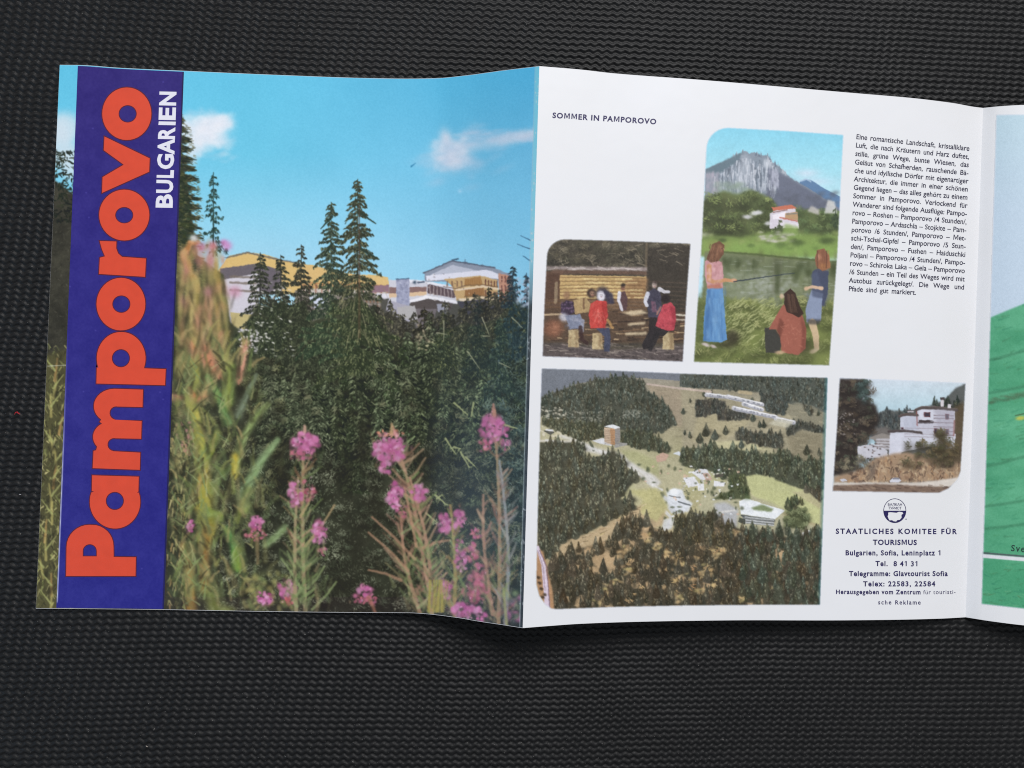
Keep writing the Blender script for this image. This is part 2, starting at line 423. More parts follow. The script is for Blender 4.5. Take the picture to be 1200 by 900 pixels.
    c.conifer(305, 296, 420, 30, dk, lt, 1.3, .25, 3)
    c.conifer(329, 299, 420, 26, dk, lt, 1.3, .25, 3)
    c.conifer(353, 287, 430, 25, (52, 52, 44), (112, 114, 88), 1.3, .3, 3)
    c.conifer(388, 237, 420, 34, (52, 62, 50), (132, 140, 106), 1.5, .42, 3.2)
    c.conifer(419, 210, 440, 42, (54, 58, 44), (142, 142, 106), 1.5, .55, 3.2)
    for x, y in ((440, 262), (444, 304), (379, 300), (376, 268)):
        c.line([(420 if x > 410 else 389, y - 14), (x, y)], (3.5, 1.2), (44, 58, 46), .9, .9)
    c.line([(421, 240), (421, 395)], (1.6, 3.4), (92, 72, 58), .55, 1)
    for k in range(26):
        x = rs.uniform(395, 450); y = rs.uniform(335, 400); s_ = 1 if x > 421 else -1
        c.line([(x, y), (x + s_ * rs.uniform(2, 6), y + rs.uniform(8, 18))], (1.5, .7), (150, 140, 112), rs.uniform(.3, .7), .9)
    c.conifer(601, 312, 420, 20, (46, 58, 66), (92, 110, 108), .8, .2)
    c.conifer(617, 320, 420, 15, (44, 54, 62), (92, 104, 108), .8, .3)
    for k in range(40):
        c.blob(rs.uniform(606, 622), rs.uniform(326, 360), rs.uniform(1.5, 3.5), rs.uniform(1, 2), (186, 192, 206), .5, -.6, 1.3)
    c.conifer(560, 354, 440, 18, (44, 48, 46), (88, 94, 76), .9)
    c.conifer(520, 366, 440, 16, (52, 54, 42), (140, 140, 100), 1.1)
    c.conifer(586, 372, 470, 18, (46, 54, 52), (112, 124, 100), 1.0)
    for x, y in ((610, 276), (613, 300), (606, 286), (616, 322)):
        c.line([(622, y + 6), (x, y)], (1.4, .8), (60, 92, 120), .8, .8)
    for x, y, x2, y2 in ((565, 372, 573, 392), (520, 376, 520, 400), (548, 412, 562, 432), (585, 425, 598, 431), (512, 390, 524, 392), (600, 372, 612, 384), (566, 394, 574, 394)):
        c.line([(x, y), (x2, y2)], (1.8, .9), (170, 166, 140), .75, .8)
    for k in range(24):
        c.blob(rs.uniform(488, 508), rs.uniform(380, 410), rs.uniform(1, 2.2), rs.uniform(1, 2), (196, 180, 150), rs.uniform(.3, .8), 0, 1.5)
    # white gaps and blossoms between the branches on the left
    for k in range(70):
        c.blob(rs.uniform(298, 345), rs.uniform(328, 420), rs.uniform(.8, 2.4), rs.uniform(.6, 1.3), (222, 214, 210), rs.uniform(.3, .95), rs.uniform(-.3, .6), 1.8)
    for k in range(60):
        c.blob(rs.uniform(280, 303), rs.uniform(386, 412), rs.uniform(.8, 2), rs.uniform(.8, 1.6), (226, 214, 222), rs.uniform(.4, .9), 0, 1.8)
    # light sprigs on the right
    for x, y, x2, y2 in ((522, 514, 534, 532), (532, 524, 540, 526), (540, 530, 550, 548), (546, 536, 556, 546), (532, 472, 548, 486), (555, 472, 552, 488), (510, 580, 524, 592), (500, 602, 512, 612), (512, 584, 518, 580), (592, 498, 606, 502)):
        c.line([(x, y), (x2, y2)], (2.4, 1.2), (176, 176, 132), .8, 1)
        for q in range(7):
            t_ = rs.rand(); px, py = x + (x2 - x) * t_, y + (y2 - y) * t_
            c.line([(px, py), (px + rs.uniform(-5, 5), py + rs.uniform(-1, 6))], (1.2, .7), (160, 162, 122), .6, .8)
    c.flecks(500, 500, 470, 600, 580, [(140, 140, 108), (164, 160, 124)], (2, 4.5), (.7, 1.1), (0, 3.1), (.2, .6), od)

    # left strip
    strip = (X < 96).astype(float)
    c.flecks(260, 50, 178, 92, 260, [(34, 42, 34), (52, 56, 40), (30, 34, 28)], (2, 7), (1, 2.6), (0, 3.14), (.5, 1), None, strip)
    c.flecks(420, 45, 225, 92, 420, [(70, 68, 56), (86, 84, 70), (44, 42, 36), (100, 96, 84)], (1, 3), (.6, 1.4), (0, 3.14), (.3, .7), None, strip)
    c.poly([(40, 420), (92, 405), (86, 742), (30, 742)], (96, 92, 58), .75, 3)
    c.flecks(900, 38, 405, 92, 716, [(190, 186, 120), (158, 160, 104), (64, 62, 42), (120, 124, 78), (206, 196, 140), (52, 48, 36)], (2, 8), (.9, 2.2), (.7, 2.5), (.3, .85), None, strip)
    for k in range(14):
        y = 420 + k * 21; x = 66 - (y - 420) * .045 + rs.uniform(-6, 6)
        c.line([(x, y + 26), (x + rs.uniform(-5, 5), y)], (3.4, 1.6), (190, 178, 112) if k % 3 else (186, 150, 96), .7, 1.6)
        c.blob(x + rs.uniform(-7, 7), y, 3, 6, (42, 40, 30), .6, .4)
        c.line([(x, y + 14), (x + rs.choice([-12, 12]), y - 2)], (2.6, .8), (176, 178, 116), .75, 1.3)
    c.line([(56, 429), (80, 428)], .9, (210, 210, 190), .8, .8)

    # blurred willowherb in front
    def stalk(pts, w, col, a=.8, soft=2.2):
        c.line(pts, tuple(np.array(w) * .95), col, a * .92, soft)
        p_ = np.array(pts, float)
        for q in range(6 * (len(pts) - 1)):
            k_ = rs.randint(len(pts) - 1); t0 = rs.rand(); d_ = p_[k_ + 1] - p_[k_]; o_ = p_[k_] + d_ * t0 + rs.uniform(-.4, .4, 2) * w[0]
            c.line([o_, o_ + d_ * rs.uniform(.15, .4)], (w[0] * .35, w[1] * .2), np.array(col) + rs.uniform(-36, 30), .5, 2)
    for k in range(70):      # mixed blurred stems of the left clump
        x = rs.uniform(208, 258); y = rs.uniform(300, 430)
        c.line([(x, y), (x + rs.uniform(-4, 4), y + rs.uniform(20, 60))], (rs.uniform(3, 7), 3), [(176, 156, 104), (150, 130, 88), (190, 168, 120), (132, 128, 84)][rs.randint(4)], .38, 4)
    stalk([(216, 300), (222, 286), (232, 284)], (7, 6), (196, 136, 92), .85); stalk([(215, 298), (224, 320), (232, 340)], (8, 7), (198, 158, 108), .8)
    stalk([(250, 290), (254, 330), (258, 372), (258, 420)], (8, 12), (186, 160, 104), .75); stalk([(230, 330), (228, 380), (228, 430)], (10, 12), (180, 158, 104), .75)
    stalk([(244, 340), (243, 380), (238, 420)], (12, 10), (192, 160, 122), .8); stalk([(262, 350), (264, 390), (256, 420)], (10, 8), (170, 160, 104), .7)
    for x, y, rx, ry, col in ((236, 290, 8, 6, (196, 122, 144)), (246, 305, 5, 12, (202, 132, 148)), (249, 288, 6, 6, (206, 130, 142)), (245, 342, 7, 7, (178, 124, 130)), (275, 342, 8, 7, (206, 152, 172)), (266, 288, 6, 6, (212, 140, 190)), (262, 284, 4, 4, (206, 140, 190)), (227, 279, 5, 4, (240, 236, 240))):
        c.blob(x, y, rx, ry, col, .8, 0, 1.3)
    for x, y, rx, ry in ((237, 350, 4, 12), (236, 370, 4, 16), (224, 345, 3, 8), (250, 345, 3, 10), (247, 395, 3, 10), (262, 385, 3, 8), (214, 400, 9, 20), (210, 455, 6, 16), (270, 470, 9, 40), (205, 490, 7, 26)):
        c.blob(x, y, rx, ry, (56, 50, 42), .6, .1)
    for p, w, col in (([(220, 400), (230, 415), (243, 425)], (7, 8), (208, 138, 100)), ([(240, 408), (250, 424), (256, 438)], (8, 9), (206, 132, 108)), ([(288, 402), (284, 424), (280, 446)], (8, 6), (206, 146, 126)), ([(226, 470), (240, 462)], (7, 6), (216, 138, 108)), ([(202, 466), (212, 466)], (7, 5), (192, 118, 112)),
                      ([(228, 420), (230, 450), (226, 465)], (10, 7), (182, 176, 96)), ([(256, 418), (270, 430), (268, 470)], (9, 11), (120, 140, 78)), ([(268, 430), (266, 468), (264, 480)], (12, 8), (160, 162, 96)), ([(243, 441), (256, 464), (268, 494)], (5, 10), (116, 148, 94)),
                      ([(222, 468), (230, 490), (234, 520)], (10, 12), (196, 180, 92)), ([(226, 464), (222, 455)], (7, 4), (210, 130, 96)), ([(234, 515), (238, 555), (238, 590)], (12, 17), (176, 172, 88)), ([(238, 540), (236, 590)], (10, 16), (186, 150, 92)), ([(254, 508), (246, 530), (238, 546)], (8, 8), (146, 152, 84)),
                      ([(300, 440), (290, 460), (280, 486)], (4, 9), (120, 126, 108)), ([(314, 474), (298, 490), (284, 516), (276, 545)], (5, 11), (146, 158, 106)), ([(276, 535), (275, 556)], (8, 7), (206, 182, 88)), ([(325, 516), (306, 540), (292, 566), (286, 580)], (6, 14), (152, 172, 128)),
                      ([(268, 548), (256, 562), (250, 575)], (7, 9), (112, 122, 84)), ([(238, 575), (242, 610), (240, 640)], (24, 13), (168, 160, 84)), ([(242, 620), (240, 660), (238, 690)], (13, 9), (156, 120, 78)), ([(242, 600), (254, 602), (258, 608)], (10, 7), (150, 160, 92)),
                      ([(266, 620), (274, 640), (278, 662)], (6, 10), (92, 136, 80)), ([(278, 645), (278, 664)], (9, 10), (142, 156, 78)), ([(292, 574), (284, 590), (278, 610)], (8, 7), (130, 132, 84)), ([(290, 592), (288, 598)], (8, 7), (158, 164, 104)), ([(334, 618), (322, 630), (312, 638)], (7, 8), (142, 156, 116)), ([(244, 690), (250, 712), (268, 718)], (14, 16), (128, 132, 82)), ([(216, 640), (222, 670), (224, 716)], (8, 12), (168, 130, 76))):
        stalk(p, w, col, .82, 4.2)
    for k in range(180):     # seedy spikes at the band's edge
        y = rs.uniform(500, 712); x = 200 - (y - 500) * .03 + rs.uniform(0, 26) * (1 if y < 600 else .9)
        c.line([(x, y), (x + rs.uniform(-4, 4), y + rs.uniform(4, 10))], (2.2, 1), [(192, 172, 124), (170, 140, 100), (150, 148, 100), (66, 58, 44), (208, 190, 140)][rs.randint(5)], rs.uniform(.4, .85), 1.2)
    for k in range(40):
        c.blob(rs.uniform(206, 226), rs.uniform(495, 535), rs.uniform(1, 2.6), rs.uniform(1, 2.4), (206, 136, 144), .7, 0, 1.5)
    for k in range(260):     # soft olive and green growth that fills the left foreground
        y = rs.uniform(400, 716); x = 203 + abs(rs.normal()) * (34 + (y - 400) * .10)
        up = rs.uniform(10, 34); dx = rs.uniform(-16, 16)
        c.line([(x, y), (x + dx * .3, y - up * .6), (x + dx, y - up)], (rs.uniform(3, 7), 1.6), [(134, 136, 92), (112, 122, 82), (158, 150, 104), (96, 104, 76), (172, 156, 116), (146, 156, 108), (70, 64, 50)][rs.randint(7)], rs.uniform(.18, .42), 3.2)
    for k in range(110):     # buff and pink seed heads in the upper left spire
        x = rs.uniform(212, 268) ; y = rs.uniform(288, 430)
        c.blob(x, y, rs.uniform(2, 5), rs.uniform(4, 12), [(204, 168, 124), (188, 150, 104), (206, 142, 120), (176, 160, 110), (122, 106, 76), (196, 128, 128)][rs.randint(6)], rs.uniform(.2, .5), rs.uniform(-.4, .4), 1.1)
    for k in range(60):
        x = rs.uniform(208, 275); y = rs.uniform(330, 470)
        c.blob(x, y, rs.uniform(1.5, 3.5), rs.uniform(4, 12), (64, 58, 46), rs.uniform(.2, .5), rs.uniform(-.3, .3), 1.1)
    for k in range(200):     # blurred leaves and buds that cross the stems
        x = rs.uniform(203, 300); y = rs.uniform(395, 712); up = rs.uniform(8, 26); dx = rs.uniform(-14, 14)
        c.line([(x, y), (x + dx * .4, y - up * .6), (x + dx, y - up)], (rs.uniform(2, 5.5), 1.2), [(150, 150, 92), (120, 130, 82), (170, 156, 104), (104, 108, 78), (60, 54, 42), (186, 160, 116), (52, 47, 38)][rs.randint(7)], rs.uniform(.25, .6), 2)
    for k in range(120):
        x, y = 204 + abs(rs.normal()) * 40, rs.uniform(430, 714); an = rs.uniform(-1.1, 1.1); L = rs.uniform(8, 22)
        c.line([(x, y), (x + L * np.sin(an) * .5 + rs.uniform(-1, 1), y - L * np.cos(an) * .55), (x + L * np.sin(an), y - L * np.cos(an))], (rs.uniform(1.4, 3), .7), [(164, 170, 124), (140, 152, 104), (186, 178, 132), (120, 134, 96), (60, 54, 42)][rs.randint(5)], rs.uniform(.35, .7), 1.4)
    pk = [(192, 106, 158), (210, 132, 178), (178, 94, 144), (202, 120, 164), (218, 156, 194), (188, 112, 148)]
    pr = [(186, 104, 126), (200, 122, 136), (176, 96, 116), (206, 118, 158)]
    c.flower(223, 616, 4, 9, pk, 14, (1.6, 3)); c.flower(300, 612, 9, 8, pk, 26, (2, 3.6)); c.flower(299, 626, 13, 9, pr, 26, (1.4, 2.6)); c.line([(301, 626), (302, 660)], (4, 3), (150, 126, 96), .6, 2)
    for k in range(90):
        c.blob(rs.uniform(286, 345), rs.uniform(672, 714), rs.uniform(2, 5), rs.uniform(1.5, 4), [(168, 160, 108), (186, 168, 112), (130, 140, 92), (96, 96, 68)][rs.randint(4)], .55, rs.uniform(0, 3), 1.3)
    c.flower(310, 700, 9, 8, pk, 24, (2, 4)); c.flower(336, 690, 11, 10, pk, 30, (2.2, 4.4)); c.flower(338, 704, 9, 5, [(206, 112, 120)], 10)

    def herb(x0, y0, x1, y1, lean, reach, cols, n, green=.0):
        """a seeding willowherb: thin stem from (x0, y0) down to (x1, y1) with slender pods that stand off it"""
        xs_ = lambda t: x0 + (x1 - x0) * t + lean * np.sin(t * 3.14)
        for q in range(3):
            c.line([(xs_(t) + rs.uniform(-1, 1), y0 + (y1 - y0) * t) for t in np.linspace(0, 1, 7)], (2.2, 4.2), np.array(cols[0]) + rs.uniform(-14, 14), .5, 1.6)
        for k in range(n):
            t = .08 + .92 * rs.rand(); y = y0 + (y1 - y0) * t; x = xs_(t); sd = rs.choice([-1, 1])
            L = reach * rs.uniform(.35, 1.1) * (.45 + .55 * np.sin(min(1, t * 1.25) * 3.14 * .6)); an = rs.uniform(.35, 1.05)
            cc = np.array(cols[rs.randint(len(cols))], float) + rs.uniform(-16, 16)
            if green and rs.rand() < green * t * 1.6:
                cc = np.array((140, 152, 106)) + rs.uniform(-24, 24)
            xm, ym = x + sd * L * np.sin(an) * .5, y - L * np.cos(an) * .42
            c.line([(x, y), (xm, ym), (x + sd * L * np.sin(an), y - L * np.cos(an) * 1.05)], (rs.uniform(2, 3.4), 1.2), cc, rs.uniform(.22, .6), 2.4)
    br = [(166, 142, 116), (190, 152, 124), (160, 120, 100), (186, 132, 122), (150, 128, 98)]
    rd = [(170, 130, 112), (182, 140, 122), (150, 112, 100), (172, 120, 112), (188, 154, 130), (132, 120, 92)]
    herb(357, 500, 358, 716, -3, 30, br, 80, .7); herb(350, 560, 348, 716, -4, 22, br, 40, .7)
    for x, y, x2, y2 in ((358, 640, 392, 592), (352, 606, 367, 572), (366, 714, 394, 682), (352, 690, 330, 655), (360, 690, 380, 664)):
        c.line([(x, y), ((x + x2) / 2 + 2, (y + y2) / 2), (x2, y2)], (3.4, 2.4), (186, 156, 122) if y < 660 else (146, 156, 112), .7, 1.8)
    c.flower(357, 520, 16, 13, pk, 60, (2.2, 4.6)); c.flower(352, 534, 13, 8, pr, 24, (1.8, 3.4), (.3, .75)); c.flower(346, 580, 8, 15, pk, 26, (2, 4)); c.flower(360, 574, 10, 12, pr, 20, (1.8, 3.2), (.3, .7)); c.flower(374, 624, 9, 13, pk, 34, (2, 4)); c.flower(378, 646, 6, 5, pr, 8); c.line([(357, 505), (357, 499)], (4, 2), (206, 160, 150), .7, 2)
    herb(460, 500, 506, 724, 6, 40, rd, 100, .35); herb(480, 560, 506, 724, 8, 26, rd, 40, .3); herb(470, 600, 494, 724, -6, 34, rd, 36, .3)
    for x, y, x2, y2 in ((486, 655, 436, 606), (478, 668, 432, 624), (496, 642, 527, 633), (470, 680, 432, 668), (488, 640, 474, 572)):
        c.line([(x, y), ((x + x2) / 2, (y + y2) / 2 - 2), (x2, y2)], (3.6, 2.6), (190, 144, 122), .65, 1.8)
    c.flower(456, 526, 19, 16, pk, 80, (2.4, 5)); c.flower(451, 546, 9, 9, pk, 16, (2.2, 4.2)); c.flower(458, 508, 15, 4, [(210, 144, 124), (200, 136, 140)], 22, (1.5, 3)); c.line([(459, 508), (459, 497)], (4, 2), (206, 166, 130), .7, 2)
    c.flower(463, 582, 9, 17, pk, 40, (2.4, 4.8)); c.flower(491, 578, 9, 10, pk, 24, (2.2, 4.2)); c.flower(472, 600, 7, 8, pr, 12, (1.8, 3), (.3, .6))
    herb(579, 480, 584, 730, 4, 26, br, 80, .0); herb(586, 540, 592, 734, 6, 22, [(150, 146, 150), (172, 164, 160), (146, 120, 118)], 40); herb(566, 580, 578, 720, -4, 24, rd, 40)
    c.flower(578, 502, 16, 15, pk, 64, (2.2, 4.8)); c.flower(568, 522, 8, 8, pr, 16, (1.8, 3.2)); c.flower(592, 518, 7, 9, pk, 16); c.line([(579, 486), (578, 474)], (6, 2), (196, 136, 126), .75, 2)
    herb(528, 592, 532, 724, 3, 22, [(166, 140, 96), (180, 150, 110), (150, 140, 90)], 50, .4)
    c.flower(520, 613, 9, 12, pk, 30, (2, 4)); c.flower(538, 608, 7, 12, pk, 26, (2, 4)); c.flower(521, 690, 8, 13, pk, 30, (2.2, 4.2)); c.flower(540, 658, 8, 12, pk, 24, (2, 4)); c.flower(553, 648, 8, 10, pr, 22, (2, 4)); c.flower(560, 672, 12, 12, pr, 30, (2, 4), (.35, .85)); c.flower(556, 694, 16, 13, pr, 46, (2.2, 4.4), (.3, .75)); c.flower(546, 716, 18, 9, pk, 44, (2.2, 4.2)); c.flower(566, 724, 8, 6, pk, 14); c.flower(556, 628, 7, 11, pr, 14, (1.6, 3)); c.flower(538, 640, 5, 8, pk, 10, (1.6, 3))
    for k in range(150):
        x = rs.choice([352, 360, 480, 500, 530, 560, 585]) + rs.normal() * 16; y = rs.uniform(640, 720)
        c.line([(x, y), (x + rs.uniform(-7, 7), y - rs.uniform(6, 18))], (rs.uniform(2, 4), 1), [(126, 138, 94), (150, 150, 110), (104, 116, 82), (168, 150, 116), (70, 64, 52)][rs.randint(5)], rs.uniform(.2, .5), 2.4)
    c.flower(428, 692, 8, 7, pk, 22, (2, 3.6)); c.flower(422, 702, 10, 6, pr, 14); c.flower(438, 702, 5, 8, pr, 10); c.line([(432, 700), (440, 718)], (4, 3), (176, 120, 100), .6, 2)
    for k in range(16):
        x = rs.uniform(500, 520); c.line([(x, 716), (x + rs.uniform(-4, 6), 680)], (3, 1.4), (170, 156, 84), .5, 1.8)
    for k in range(26):
        c.blob(rs.uniform(590, 612), rs.uniform(690, 730), rs.uniform(2, 5), rs.uniform(2, 5), [(196, 110, 160), (120, 140, 104), (150, 160, 130), (80, 90, 92)][rs.randint(4)], .5, 0, 1.2)
    c.line([(590, 690), (594, 736)], (3, 3.4), (166, 166, 110), .6, 1.6)
    c.flecks(240, 580, 420, 628, 690, [(110, 126, 130), (140, 156, 160), (88, 104, 106)], (2, 6), (.6, 1.4), (.6, 2.4), (.2, .6))
    c.a += (inside * (Y < 700))[..., None] * np.array([0, 4, -1]); c.contrast(1.07, 95, 1.04); c.warp(.22, 3); c.a = .84 * c.a + .16 * blur1(c.a, 1)
    c.grain(6, 1.2)
    # printed frame line and the light strip beside the fold
    xf = 627 - (Y - 80) / 655 * 18
    strip_ = np.clip((X - xf) * 1.2, 0, 1)
    side = lerp_ramp(Y, [(80, (120, 204, 228)), (300, (150, 214, 232)), (345, (120, 150, 165)), (360, (70, 76, 80)), (742, (44, 48, 54))])
    side += (fbm(rs, c.h, c.w, 5, 2) - .5)[..., None] * 30 * (Y > 350)[..., None]
    c.a += (side - c.a) * strip_[..., None]
    for k in range(80):
        y = rs.uniform(80, 735); x = 629.5 - (y - 80) / 655 * 18 + rs.uniform(-3, 3)
        c.blob(x, y, rs.uniform(.5, 1.0), rs.uniform(.5, 2.4), (214, 220, 224), rs.uniform(.2, .8), 0, 1.6)
    ln = np.clip(1 - np.abs(X - xf) / .9, 0, 1) * np.where(Y < 340, .45, .75)
    c.put((slice(None), slice(None)), ln, (190, 205, 210))
    return c


def frame_out(c, outline, paper=(236, 238, 246)):
    """bare paper outside the picture's own outline"""
    sl, m = c.polymask(outline, 0, True)
    m = np.clip(blur1(m, 1), 0, 1)
    c.put((slice(None), slice(None)), 1 - m, paper)
    c.mask = m
    return c


def arc(cx, cy, r, a0, a1, ry=None, n=8):
    t = np.linspace(np.radians(a0), np.radians(a1), n)
    return [(cx + r * np.cos(q), cy + (ry or r) * np.sin(q)) for q in t]


def firs(c, n, x0, y0, x1, y1, h, dark, light, within=None, wid=.28):
    """small firs seen from afar, drawn from the back to the front; some round, some pointed, some in shade"""
    rs = c.rs
    ys = np.sort(rs.uniform(y0, y1, n)); xs = rs.uniform(x0, x1, n)
    for x, y in zip(xs, ys):
        i = min(c.w - 1, max(0, int((x - c.x0) * c.k))); j = min(c.h - 1, max(0, int((y - c.y0) * c.k)))
        if within is not None and within[j, i] < .5:
            continue
        hh = rs.uniform(*h) * rs.uniform(.6, 1.1); w = hh * wid * rs.uniform(.8, 1.7); sh = rs.uniform(-16, 12); hue = rs.uniform(-6, 6)
        d = np.array(dark) * .88 + sh + (hue, 0, -hue * .5); l = np.array(light) * 1.1 + sh * 1.3 + (hue, 2, -hue)
        lean = rs.uniform(-.8, .8)
        c.blob(x + w * .5, y - hh * .1, w * 1.1, hh * .28, (46, 42, 38), rs.uniform(.2, .6))
        c.line([(x + lean, y - hh), (x, y)], (rs.uniform(.6, 1.6), w * 1.8), d, .8, 1)
        for q in range(int(2 + hh * .5)):
            t = rs.uniform(.1, 1); bx = x + lean * (1 - t) + rs.uniform(-.75, .35) * w * (t + .15); by = y - hh * (1 - t)
            c.line([(bx, by), (bx + rs.uniform(-.8, .8), by + rs.uniform(.8, 2.2))], (1.2, .7), l if rs.rand() < .6 else d * .7, rs.uniform(.3, .85), .8)


def paint_cabin():
    c = Print(633, 277, 812, 427, (84, 76, 62), 21); rs = c.rs
    c.clumps(90, 636, 282, 808, 318, (52, 48, 40), [(118, 108, 84), (100, 92, 72), (140, 128, 104), (86, 82, 64)], (4, 9), 26, (1.5, 5), (.6, 1.2))
    c.poly([(756, 290), (809, 288), (806, 380), (758, 372)], (62, 54, 46), .8, 2)
    for k in range(46):
        x, y = rs.uniform(650, 800), rs.uniform(284, 312); c.line([(x, y), (x + rs.uniform(-12, 14), y + rs.uniform(-4, 4))], (1, .6), (166, 150, 124), rs.uniform(.3, .8), .8)
    c.line([(758, 286), (756, 330), (757, 345)], (3, 2.4), (120, 104, 82), .8, 1)
    # log wall and roof edge
    c.poly([(637, 318), (660, 318), (660, 372), (636, 372)], (104, 76, 58))
    c.poly([(656, 322), (758, 324), (755, 352), (656, 352)], (204, 168, 106))
    c.poly([(734, 326), (760, 326), (756, 354), (732, 352)], (158, 116, 76), .8, 1)
    c.poly([(656, 350), (760, 350), (756, 382), (656, 382)], (112, 86, 64))
    for y in np.arange(325, 372, 4.3):
        c.line([(640, y + rs.uniform(-1, 1)), (700, y), (756, y + 1)], 1.1, (124, 88, 56), .7, .8)
        for k in range(7):
            x = rs.uniform(658, 745); c.line([(x, y + 2), (x + rs.uniform(6, 18), y + 2)], 1.6, (232, 204, 140) if y < 350 else (146, 112, 82), rs.uniform(.3, .8), 1)
    c.poly([(640, 312), (758, 313), (759, 318), (640, 316)], (164, 146, 142), .9, .4)
    c.poly([(644, 316), (758, 318), (758, 322), (650, 321)], (112, 82, 66), .9, .4)
    for k in range(30):
        x = rs.uniform(642, 752); c.line([(x, 314 + rs.uniform(-2, 3)), (x + 9, 314.5 + rs.uniform(-1, 2))], 1, (206, 192, 186), .6, .8)
    c.poly([(637, 322), (656, 320), (654, 350), (638, 352)], (88, 60, 46), .8, .8); c.line([(652, 332), (651, 354)], 4, (176, 152, 118), .7, 1)
    for y in np.arange(330, 372, 5):
        c.line([(760, y), (806, y + 2)], 1.3, (92, 76, 62), .7, .9)
    # tables, benches and stumps
    c.poly([(636, 362), (806, 366), (803, 402), (636, 402)], (92, 70, 54), .85, 1)
    for k in range(120):
        x, y = rs.uniform(638, 800), rs.uniform(364, 402); c.line([(x, y), (x + rs.uniform(4, 15), y + rs.uniform(-1.2, 1.2))], (1.7, .8), [(206, 176, 132), (170, 132, 92), (58, 44, 38), (140, 104, 76), (44, 36, 34)][rs.randint(5)], rs.uniform(.4, .9), .8)
    for p in ([(728, 366), (752, 363), (760, 367), (740, 370)], [(735, 379), (756, 377), (756, 380), (736, 382)], [(733, 390), (758, 389), (758, 392), (733, 393)]):
        c.poly(p, (226, 202, 162), .9, .4)
    c.line([(786, 368), (806, 370)], 2, (236, 224, 200), .9, .8); c.line([(786, 374), (804, 375)], 2, (206, 192, 172), .8, .8); c.line([(636, 369), (662, 368)], 2.2, (210, 180, 140), .8, .8)
    c.blob(648, 385, 12, 11, (142, 88, 64), .85, 0, 2); c.blob(650, 384, 6, 7, (176, 118, 88), .6)
    # ground
    c.poly([(634, 402), (672, 404), (720, 410), (804, 404), (802, 428), (634, 424)], (96, 84, 82), 1, 2)
    for k in range(170):
        x, y = rs.uniform(636, 800), rs.uniform(402, 424); c.line([(x, y), (x + rs.uniform(3, 12), y + rs.uniform(-1, 2.4))], (1.4, .7), [(150, 134, 128), (56, 50, 50), (128, 112, 104), (70, 62, 60), (180, 164, 150)][rs.randint(5)], rs.uniform(.35, .85), .8)
    for x, y, w, h in ((672, 397, 11, 20), (700, 400, 11, 19), (783, 400, 12, 19)):
        c.poly([(x - w / 2, y - h / 2), (x + w / 2, y - h / 2), (x + w / 2 + .8, y + h / 2), (x - w / 2 - .6, y + h / 2)], (198, 174, 128)); c.poly([(x + w * .1, y - h / 2), (x + w / 2, y - h / 2), (x + w / 2 + .8, y + h / 2), (x + w * .2, y + h / 2)], (142, 112, 78), .7, .6)
    # people
    c.poly([(657, 356), (664, 352), (672, 354), (673, 366), (664, 372), (657, 366)], (62, 48, 66))
    for k in range(22):
        c.blob(rs.uniform(658, 672), rs.uniform(354, 367), 1, 1, (126, 96, 128), .7)
    c.blob(661, 372, 6, 5, (206, 204, 216), .9, .5, 2); c.poly([(662, 370), (680, 368), (684, 384), (668, 386)], (134, 140, 164)); c.line([(672, 374), (683, 376), (682, 388)], 4, (156, 158, 176), .9, 1); c.line([(680, 384), (682, 398), (688, 402)], (5, 4), (66, 44, 42), .9, 1)
    c.poly([(672, 352), (686, 348), (692, 356), (690, 366), (674, 368)], (186, 154, 104)); c.line([(684, 350), (684, 362)], 2, (112, 78, 54), .8, 1); c.blob(664, 346, 4, 5, (150, 108, 78), .8, 0, 2)
    c.blob(693, 343.5, 5.6, 5.6, (52, 38, 34), 1, 0, 3); c.blob(694, 344, 3.2, 3.6, (176, 132, 106), .9, 0, 2); c.blob(706, 345, 8, 9, (52, 46, 62), 1, 0, 2.5); c.blob(704.5, 347, 5, 6.6, (226, 220, 230), 1, 0, 3)
    c.poly([(708, 340), (718, 344), (720, 356), (712, 356)], (58, 54, 76), .9, .6)
    c.poly([(692, 356), (699, 352), (711, 353), (712, 370), (709, 384), (692, 385), (690, 370)], (218, 70, 62)); c.poly([(705, 354), (711.5, 354), (712, 372), (709, 384), (706, 384)], (176, 44, 44), .55, .8)
    for k in range(12):
        c.line([(rs.uniform(694, 707), rs.uniform(360, 382)), (rs.uniform(696, 709), rs.uniform(362, 380))], 1, (240, 120, 106), .5, .8)
    c.poly([(698, 385), (714, 384), (716, 398), (714, 412), (708, 412), (708, 394)], (70, 74, 98)); c.line([(712, 375), (718, 384)], 3, (214, 160, 90), .7, 1)
    c.poly([(724, 343), (732, 341), (736, 350), (734, 364), (726, 364)], (94, 66, 68)); c.line([(726, 343), (725, 352), (729, 363)], (4, 3), (226, 222, 230), .95, .9); c.blob(730, 337, 2.8, 4, (150, 104, 80), 1, 0, 2.5); c.blob(730, 334, 3, 2.2, (44, 36, 34), .9, 0, 2)
    c.poly([(758, 343), (766, 338), (774, 342), (776, 362), (770, 374), (760, 372)], (70, 66, 84)); c.line([(759, 344), (756, 353), (758, 358)], (5, 4), (220, 220, 232), .95, .9); c.line([(773, 339), (779, 342), (784, 342)], (5, 3), (226, 222, 230), .9, .9); c.blob(767, 334, 3, 4.2, (214, 190, 178), 1, 0, 2.5); c.blob(768, 331, 3, 2, (60, 46, 42), .8)
    c.poly([(761, 372), (772, 372), (768, 398), (760, 398)], (52, 44, 44)); c.poly([(763, 353), (768, 353), (770, 366), (764, 366)], (146, 92, 112), .7)
